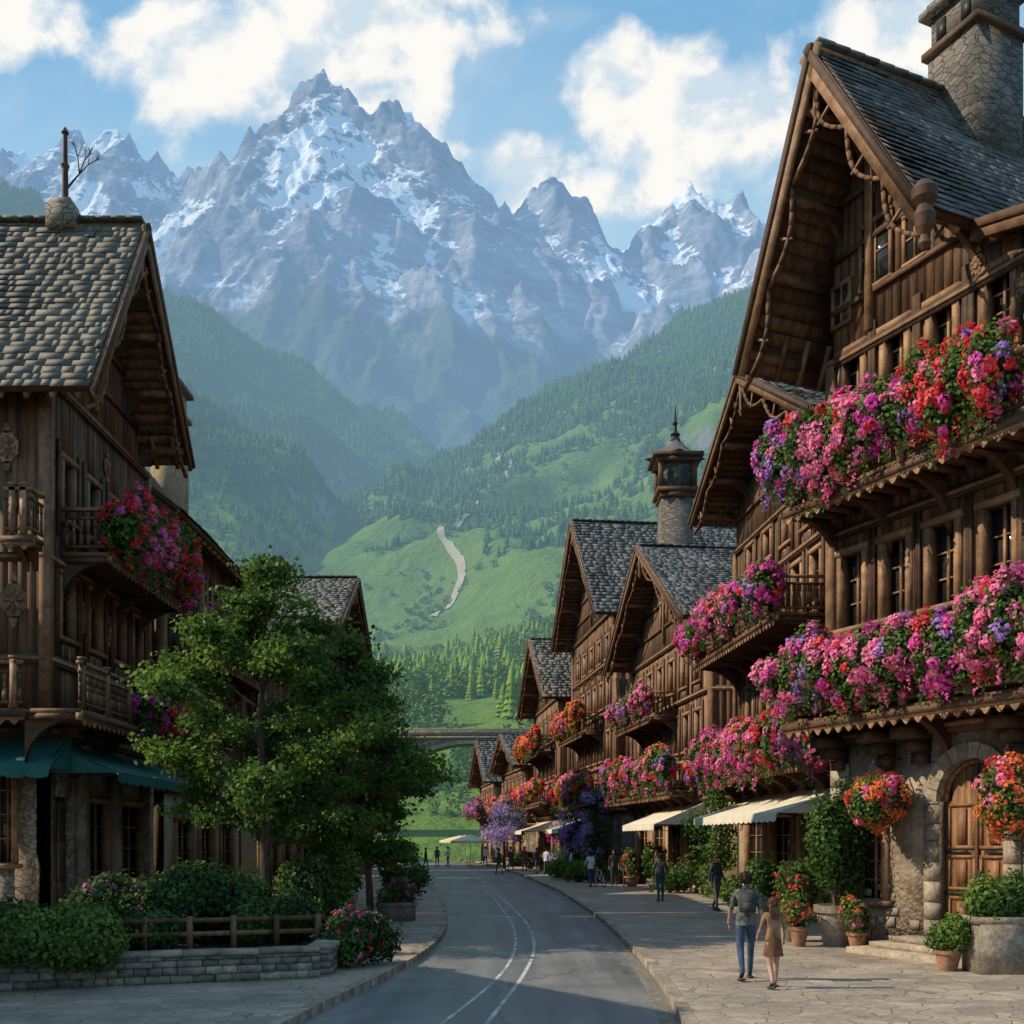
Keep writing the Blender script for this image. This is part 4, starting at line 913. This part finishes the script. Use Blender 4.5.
def climber(name,loc,w,h,mats=(0,2),pal=None):
    mb=MB(); mb.cone((0,0,0),(0,0,h),.06,.03,6,BARK,False)
    for i in range(int(h*6)):
        z=h*random.random(); P,N=ell(130,(random.uniform(-.5,.5)*w,random.uniform(-.3,.3)*w,z),(w*.5,w*.5,.4),.3); leafq(mb,P,.13,LF[random.choice(mats)],N)
        if pal and random.random()<.9:
            P,N=ell(70,(random.uniform(-.8,.4)*w,random.uniform(-.8,.1)*w,z),(.35,.35,.4),.3); leafq(mb,P,.13,PET[random.choice(pal)],N)
    return mb.obj(name,M=Mt(*loc))
climber('climbing_ivy',(8.0,42.2,.12),1.0,4.4); climber('climbing_ivy',(7.7,44.6,.12),1.2,3.4,(0,1))
climber('wisteria',(4.7,60.5,.12),1.0,4.8,(0,1),['lilac']); climber('wisteria',(3.2,70,.12),1.3,4.4,(0,1),['lilac','lilac','magenta']); climber('wisteria',(3.8,66,.12),1.1,3.8,(0,1),['lilac','purple'])
def lilac(name,loc,r,h):
    E=empty(name,Mt(*loc)); mb=MB(); mb.cone((0,0,0),(0,0,h*.6),.14,.08,7,BARK)
    for i in range(6): a=i; mb.cone((0,0,h*.45),(math.cos(a)*r*.7,math.sin(a)*r*.7,h*.8),.06,.02,5,BARK,False)
    mb.obj('trunk',E); f=MB()
    for i in range(50):
        d=unit(1)[0]; c=d*np.array([r,r,h*.36])*random.uniform(.4,.95)+np.array([0,0,h*.62]); P,N=ell(80,c,(r*.28,)*3,.0); P+=rng.normal(size=P.shape)*.14; leafq(f,P,.15,PET['lilac'] if i%4 else LF[1],N)
    f.obj('crown',E)
lilac('lilac_tree',(-.6,84,.12),2.0,5.4)
random.seed(5)
for s_,xo in ((27.5,8.2),(30,7.9),(33.5,7.9),(37,7.6),(46,6.6),(49,6.3),(52.5,5.9),(56,5.6),(60,4.9),(64,4.3),(68,3.9),(74,3.0),(79,2.4),(85,1.5),(92,.6)):
    q=random.random()
    if q<.45: potted('potted_plant',(xo+random.uniform(-.3,.3),s_,.12),.35,.5,(.55,.55,random.uniform(.7,1.4)),PAL_B if q<.25 else None,False,TERRA if q<.3 else KERB,.13)
    else: shrub('flowering_shrub' if q<.7 else 'shrub',(xo,s_,.12),(.7,.9,random.uniform(.8,1.5)),(0,2,1),PAL_A if q<.7 else None,.13,1,6)
for s_,xo in ((58,3.6),(62,3.0),(66,2.6)): shrub('shrub',(xo,s_,.12),(.7,1.6,1.0),(2,0),None,.15,1,7)
def parasol(loc,mat,r=1.6,h=2.7):
    mb=MB(); mb.cone((0,0,0),(0,0,h+.1),.03,.03,6,METALW); mb.revolve((0,0,0),[(.3,0),(.28,.08),(.05,.1)],12,KERB); mb.cone((0,0,h-.55),(0,0,h),r,.05,8,mat,False); mb.cone((0,0,h-.75),(0,0,h-.55),r,r,8,mat,False); mb.obj('market_parasol',M=Mt(*loc))
YEL=pmat('yellow_canvas',(.7,.5,.2),(.6,.4,.15),.85,2,bump=.1)
parasol((-3.6,95,.12),CREAM,1.7); parasol((-4.6,108,.12),YEL,2.0); parasol((-5.6,118,.12),CREAM,2.2)
mb=MB()
for yy in (-.52,.52):
    mb.ring((0,yy,.34),(0,1,0),(0,0,1),.32,.02,IRON)
    for k in range(8): a=k*pi/8; mb.cone((0,yy-.3*math.cos(a),.34-.3*math.sin(a)),(0,yy+.3*math.cos(a),.34+.3*math.sin(a)),.003,.003,4,METALW,False)
for p,q in (((0,-.52,.34),(0,-.08,.30)),((0,-.08,.30),(0,-.22,.85)),((0,-.52,.34),(0,-.2,.75)),((0,-.2,.75),(0,.36,.80)),((0,-.08,.30),(0,.38,.72)),((0,.34,.98),(0,.52,.34))): mb.cone(p,q,.016,.016,6,METALW)
mb.cone((-.25,.30,1.0),(.25,.30,1.0),.014,.014,6,IRON); mb.beam((0,-.34,.9),(0,-.1,.9),.12,.05,BEAM); mb.cone((-.09,-.08,.30),(.09,-.08,.30),.05,.05,8,IRON)
mb.obj('bicycle',M=Mt(4.15,52.1,.12,.3))
# ================================================================= PEOPLE
def clothmat(n,a,b_=None,sc=8): return pmat(n,a,b_,.85,sc,bump=.25,bscale=40)
SKIN=pmat('skin',(.46,.27,.19),(.42,.24,.165),.55,4,bump=.05)
def skinned(V,Ed,R,lv=2):
    me=bpy.data.meshes.new('t'); me.from_pydata([tuple(v) for v in V],Ed,[]); o=bpy.data.objects.new('t',me); col.objects.link(o)
    md=o.modifiers.new('s','SKIN'); md.use_smooth_shade=True
    sv=me.skin_vertices[0].data
    for i,r in enumerate(R): sv[i].radius=(r,r) if not isinstance(r,tuple) else r
    sv[0].use_root=True
    su=o.modifiers.new('u','SUBSURF'); su.levels=lv; su.render_levels=lv
    dg=bpy.context.evaluated_depsgraph_get(); dg.update(); m2=bpy.data.meshes.new_from_object(o.evaluated_get(dg)); bpy.data.objects.remove(o); return m2
def person(name,loc,rz,H,top,bottom,hair,shoe,stride=.22,armswing=.15,long_hair=False,sleeve='short',skirt=False,pack=None,leg_skin=False,armfwd=(0,0),fingers=True):
    k=H/1.75; sd=stride; J={}
    J['pel']=(0,0,.95);J['sp']=(0,-.01,1.12);J['ch']=(0,-.005,1.32);J['nb']=(0,0,1.46);J['nk']=(0,.012,1.53);J['hd']=(0,.025,1.61);J['ht']=(0,.02,1.69)
    V=[];R=[];L={}
    def v(n,p,r): L[n]=len(V); V.append(np.array(p)*k); R.append(r*k)
    v('pel',J['pel'],.125);v('sp',J['sp'],.115);v('ch',J['ch'],.135);v('nb',J['nb'],.07);v('nk',J['nk'],.052);v('hd',J['hd'],.085);v('ht',J['ht'],.075)
    E=[('pel','sp'),('sp','ch'),('ch','nb'),('nb','nk'),('nk','hd'),('hd','ht')]; lab=['bot','top','top','top','skin','skin']
    for sg,n in ((-1,'l'),(1,'r')):
        f=sd*sg; a=-armswing*sg
        v('h'+n,(sg*.09,0,.90),.095); v('k'+n,(sg*.10,f*.55+.03,.50),.062); v('a'+n,(sg*.10,f-(.10 if f<0 else 0),.10 if f>=0 else .14),.042); v('t'+n,(sg*.115,f+(.15 if f>=0 else .03),.035),.033)
        v('s'+n,(sg*.165,0,1.41),.062); v('e'+n,(sg*.225,a*.4-.01+armfwd[0]*.5,1.14),.043); v('w'+n,(sg*.235,a+.06+armfwd[0],.92+armfwd[1]),.028); v('p'+n,(sg*.235,a+.075+armfwd[0]*1.2,.84+armfwd[1]),.03)
        E+=[('pel','h'+n),('h'+n,'k'+n),('k'+n,'a'+n),('a'+n,'t'+n),('ch','s'+n),('s'+n,'e'+n),('e'+n,'w'+n),('w'+n,'p'+n)]
        lab+=['bot','leg' if leg_skin else 'bot','leg' if leg_skin else 'bot','shoe','top','top','skin' if sleeve=='short' else 'top','skin']
    me=skinned(V,[(L[a],L[b]) for a,b in E],R,2)
    for m in [top,bottom,SKIN,shoe]: me.materials.append(m)
    mi={'top':0,'bot':1,'skin':2,'leg':2,'shoe':3}
    n=len(me.polygons); C=np.empty(n*3); me.polygons.foreach_get('center',C); C=C.reshape(-1,3); best=np.full(n,1e9); idx=np.zeros(n,int)
    for (a,b),lb in zip(E,lab):
        A=V[L[a]];B=V[L[b]];d=B-A;t=np.clip(((C-A)@d)/(d@d),0,1); ds=np.linalg.norm(C-A-t[:,None]*d,axis=1)/( (R[L[a]]*(1-t)+R[L[b]]*t))
        w=ds<best; best[w]=ds[w]; idx[w]=mi[lb]
    torso=(C[:,2]>.93*k)&(C[:,2]<1.47*k)&(np.abs(C[:,0])<.17*k); idx[torso]=0
    me.polygons.foreach_set('material_index',idx.astype(np.int32)); me.polygons.foreach_set('use_smooth',np.ones(n,bool))
    P=empty(name,Mt(*loc,rz=rz)); b=bpy.data.objects.new('body',me); col.objects.link(b); b.parent=P
    x=MB()
    hd=np.array(J['hd'])*k
    x.cone(hd+np.array([0,.08,.01])*k,hd+np.array([0,.115,-.012])*k,.008*k,.014*k,6,SKIN)
    for sg in (-1,1):
        x.cone(hd+np.array([sg*.078,.0,.0])*k,hd+np.array([sg*.095,-.01,.005])*k,.024*k,.018*k,8,SKIN)
        x.cone(hd+np.array([sg*.03,.075,.028])*k,hd+np.array([sg*.03,.09,.028])*k,.009*k,.006*k,6,IRON)
    x.box(-.022*k,.022*k,hd[1]+.078*k,hd[1]+.092*k,hd[2]-.045*k,hd[2]-.037*k,PET['red'])
    x.obj('face',P,smooth=True)
    hm=MB(); m=700 if long_hair else 520
    nu,nv=14,8
    U=np.linspace(0,2*pi,nu,endpoint=False); Vv=np.linspace(0,pi*.62,nv); pts=[]
    for vv in Vv:
        for uu in U:
            rr=.103*(1+.05*math.sin(uu*5+vv*7)); th=vv if math.sin(uu)<.25 else vv*.55
            pts.append((hd[0]+k*rr*math.sin(th)*math.cos(uu)*.95,hd[1]-.012*k+k*rr*math.sin(th)*math.sin(uu)*1.06,hd[2]+.028*k+k*rr*math.cos(th)*1.12))
    F=[(i*nu+j,i*nu+(j+1)%nu,(i+1)*nu+(j+1)%nu,(i+1)*nu+j) for i in range(nv-1) for j in range(nu)]
    hm.raw(np.array(pts),np.array(F)[:,::-1],hair)
    Pp,N=ell(m,hd+np.array([0,-.02,.03])*k,(.1*k,.105*k,.11*k),.92); Pp=Pp[(Pp[:,1]<hd[1]+.05*k)|(Pp[:,2]>hd[2]+.07*k)]
    leafq(hm,Pp,.05*k,hair,None,.1,.2)
    if long_hair:
        for i in range(40):
            a=random.uniform(-1,1); p0=hd+np.array([a*.075,-.075,.02])*k; p1=hd+np.array([a*.10,-.115,-.12])*k; p2=hd+np.array([a*.08,-.115,-.25-.05*random.random()])*k
            hm.cone(p0,p1,.02*k,.02*k,5,hair,False); hm.cone(p1,p2,.02*k,.006*k,5,hair,False)
    hm.obj('hair',P,smooth=True)
    if fingers:
        h=MB()
        for n_,sg in (('l',-1),('r',1)):
            c=V[L['p'+n_]]
            for i in range(4):
                l=(.075,.085,.08,.062)[i]*k; o=c+np.array([0,(-.024+.016*i)*k,-.015*k]); m1=o+np.array([-sg*.004*k,.004*k,-l*.55]); m2=m1+np.array([-sg*.012*k,.008*k,-l*.4]); h.cone(o,m1,.0095*k,.0085*k,6,SKIN); h.cone(m1,m2,.0085*k,.006*k,6,SKIN)
            o=c+np.array([-sg*.005*k,.025*k,.02*k]); m1=o+np.array([-sg*.012*k,.022*k,-.03*k]); h.cone(o,m1,.011*k,.009*k,6,SKIN); h.cone(m1,m1+np.array([0,.008*k,-.026*k]),.009*k,.006*k,6,SKIN)
        h.obj('hands',P,smooth=True)
    c=MB()
    if skirt:
        pr=[(.205,.62),(.185,.75),(.16,.90),(.135,1.02),(.125,1.08)]; nn=22
        for (r0,z0),(r1,z1) in zip(pr[:-1],pr[1:]):
            t=np.arange(nn)*2*pi/nn; w0=1+.07*np.sin(t*6)*(1.1-z0)*2; w1=1+.07*np.sin(t*6)*(1.1-z1)*2
            VV=np.vstack([np.stack([r0*w0*np.cos(t)*k,r0*.8*w0*np.sin(t)*k,np.full(nn,z0*k)],1),np.stack([r1*w1*np.cos(t)*k,r1*.8*w1*np.sin(t)*k,np.full(nn,z1*k)],1)]); i=np.arange(nn);j=(i+1)%nn
            c.raw(VV,np.stack([i,j,j+nn,i+nn],1),bottom)
    else:
        nn=20;t=np.arange(nn)*2*pi/nn
        for r0,z0,r1,z1,mt in ((.168,.885,.158,1.03,top),(.158,1.03,.15,1.15,top)):
            VV=np.vstack([np.stack([r0*np.cos(t)*k,r0*.78*np.sin(t)*k,np.full(nn,z0*k)],1),np.stack([r1*np.cos(t)*k,r1*.78*np.sin(t)*k,np.full(nn,z1*k)],1)]); i=np.arange(nn);j=(i+1)%nn
            c.raw(VV,np.stack([i,j,j+nn,i+nn],1),mt)
    for n_ in 'lr':
        a=V[L['a'+n_]];tt=V[L['t'+n_]]; c.beam(a+np.array([0,-.06*k,-.075*k if a[2]<.12*k else -.09*k]),tt+np.array([0,.05*k,-.02*k]),.085*k,.03*k,shoe)
    if pack:
        c.beam((0,-.19*k,1.10*k),(0,-.17*k,1.42*k),.25*k,.13*k,pack,up=(0,1,0))
        c.beam((0,-.265*k,1.12*k),(0,-.25*k,1.26*k),.18*k,.04*k,pack,up=(0,1,0))
        for sg in (-1,1):
            c.beam((sg*.09*k,-.13*k,1.40*k),(sg*.10*k,.02*k,1.475*k),.04*k,.015*k,pack); c.beam((sg*.10*k,.02*k,1.475*k),(sg*.11*k,.13*k,1.30*k),.04*k,.015*k,pack)
    c.obj('clothes',P,smooth=True)
    return P
DENIM=clothmat('blue_denim',(.06,.09,.15),(.035,.055,.10)); PLAID=clothmat('grey_check_shirt',(.17,.17,.16),(.05,.055,.055),14); BRH=pmat('brown_hair',(.06,.032,.018),(.035,.02,.012),.6,20,bump=.3)
BLH=pmat('auburn_hair',(.17,.085,.04),(.10,.05,.025),.55,20,bump=.3); TAN=clothmat('rust_dress',(.20,.085,.042),(.12,.05,.026)); TANT=clothmat('ochre_top',(.30,.17,.09),(.20,.11,.06)); SHOE=pmat('leather',(.06,.04,.03),(.04,.03,.02),.5,5)
DARK=clothmat('dark_coat',(.05,.06,.07),(.03,.035,.04)); WHT=clothmat('white_shirt',(.7,.7,.7),(.6,.6,.6)); GREY=clothmat('grey_trousers',(.10,.10,.11),(.07,.07,.08))
person('walking_man',(3.72,17.5,.12),-.05,1.72,PLAID,DENIM,BRH,SHOE,.20,.13,False,'short',pack=clothmat('canvas_pack',(.07,.065,.055),(.04,.04,.035)),armfwd=(.04,.03))
person('walking_girl',(3.92,16.5,.12),.1,1.36,TANT,TAN,BLH,SHOE,.17,.1,True,'short',skirt=True,leg_skin=True,armfwd=(.06,.08))
person('walking_pedestrian',(5.4,40,.12),0,1.75,DARK,DENIM,BRH,SHOE,.18,.1,sleeve='long')
person('walking_pedestrian',(3.72,52,.12),.3,1.7,WHT,DENIM,BRH,SHOE,.2,.02,sleeve='long',armfwd=(.22,.10)); person('walking_pedestrian',(5.0,54,.12),pi,1.75,SHOE,DARK,BRH,SHOE,.1,.1,sleeve='long'); person('walking_pedestrian',(5.5,53.2,.12),pi,1.7,TAN,DARK,BRH,SHOE,.1,.1,sleeve='long')
PP=((-6.6,97),(-5.7,98),(-.9,76),(.9,79),(-1.2,92),(-6.9,88),(2.2,70),(1.6,71),(6.2,47),(-2.4,99),(6.4,34.5),(3.4,63),(-.1,82))
for i,(x,y) in enumerate(PP): person('walking_pedestrian',(x,y,.12 if (x<cr(LK,y)-.2 or x>cr(RK,y)+.2) else .01),i,1.75,[DARK,WHT,DARK,TAN,WHT][i%5],[GREY,DENIM][i%2],BRH,SHOE,.15,.1,sleeve='long',fingers=y<50)
# ================================================================= SKY, SUN, CAMERA
sd=np.array([-.80,-.02,.60]); sd/=np.linalg.norm(sd); el=math.asin(sd[2]); rot=math.atan2(sd[0],sd[1])
w=bpy.data.worlds.new('World'); scene.world=w; w.use_nodes=True; t=w.node_tree; t.nodes.clear(); b=NB(t)
sk=b.n.new('ShaderNodeTexSky'); sk.sky_type='NISHITA'; sk.sun_disc=False; sk.sun_elevation=el; sk.sun_rotation=rot%(2*pi); sk.altitude=800; sk.air_density=1.2; sk.dust_density=1.0; sk.ozone_density=2.0
tc=b.n.new('ShaderNodeTexCoord'); sp=b.n.new('ShaderNodeSeparateXYZ'); b.l.new(tc.outputs['Generated'],sp.inputs[0])
ym=b.math('MAXIMUM',sp.outputs[1],.05); px=b.math('DIVIDE',sp.outputs[0],ym); pz=b.math('DIVIDE',sp.outputs[2],ym)
cmb=b.n.new('ShaderNodeCombineXYZ'); b.l.new(px,cmb.inputs[0]); b.l.new(pz,cmb.inputs[1])
def dens(off):
    m=b.n.new('ShaderNodeMapping'); m.inputs['Location'].default_value=(off[0],off[1],0); b.l.new(cmb.outputs[0],m.inputs[0])
    return b.noise(m.outputs[0],8.5,8,.55,.2)
n0=dens((0,0)); n1=dens((.022,-.020))
env=None
for cx,cz,rx,rz,a in [(-.26,.70,.13,.07,.8),(-.15,.735,.15,.085,1.0),(-.085,.69,.06,.07,.9),(.0,.62,.075,.045,1.0),(.165,.665,.115,.085,1.3),(.11,.70,.055,.05,1.0),(.08,.585,.15,.03,.9),(-.47,.75,.09,.07,.7),(.37,.74,.09,.06,.8),(-.9,.6,.3,.15,.9),(.8,.55,.3,.15,.9)]:
    dx=b.math('DIVIDE',b.math('SUBTRACT',px,cx),rx); dz=b.math('DIVIDE',b.math('SUBTRACT',pz,cz),rz)
    q=b.math('SUBTRACT',1.,b.math('SQRT',b.math('ADD',b.math('MULTIPLY',dx,dx),b.math('MULTIPLY',dz,dz))))
    q=b.math('MULTIPLY',b.math('MAXIMUM',q,-.9),a); env=q if env is None else b.math('MAXIMUM',env,q)
dd=b.math('ADD',b.math('MULTIPLY',env,.58),b.math('MULTIPLY',b.math('SUBTRACT',n0,.5),1.7))
mask=b.math('MULTIPLY',b.ss(dd,-.08,.28),b.ss(sp.outputs[1],.05,.2))
wisp=b.math('MULTIPLY',b.ss(b.noise(cmb.outputs[0],3,5,.6,.6),.40,.75),.5); mask=b.math('MAXIMUM',mask,wisp)
sh=b.math('ADD',.54,b.math('MULTIPLY',b.math('SUBTRACT',n0,n1),5.0)); sh=b.math('ADD',sh,b.math('MULTIPLY',dd,.15)); shc=b.ss(sh,.15,.85)
cloud=b.mix(shc,c4((4.1,4.9,5.6)),c4((6.5,6.4,6.1)))
grad=b.mix(b.ss(pz,.5,.8),c4((3.0,4.8,6.0)),c4((1.3,3.2,5.1)))
skyc=b.mix(.8,sk.outputs[0],grad)
cc=b.mix(mask,skyc,cloud)
bg=b.n.new('ShaderNodeBackground'); b.l.new(cc,bg.inputs[0]); bg.inputs[1].default_value=.15; o=b.n.new('ShaderNodeOutputWorld'); b.l.new(bg.outputs[0],o.inputs[0])
sun=bpy.data.lights.new('sun','SUN'); sun.energy=5.0; sun.angle=math.radians(.5); sun.color=(1,.87,.66); so=bpy.data.objects.new('sun',sun); col.objects.link(so)
so.rotation_euler=Vector(sd).to_track_quat('Z','Y').to_euler(); so.location=(-40,-5,60)
cam=bpy.data.cameras.new('camera'); co=bpy.data.objects.new('camera',cam); col.objects.link(co); co.location=(0,0,2.34); co.rotation_euler=(pi/2,0,0)
cam.sensor_width=36; cam.lens=1100/1024*36; cam.shift_y=328/1024; cam.clip_end=30000; cam.clip_start=.1; scene.camera=co
scene.view_settings.view_transform='Standard'; scene.view_settings.look='None'; scene.view_settings.exposure=0; scene.view_settings.gamma=1
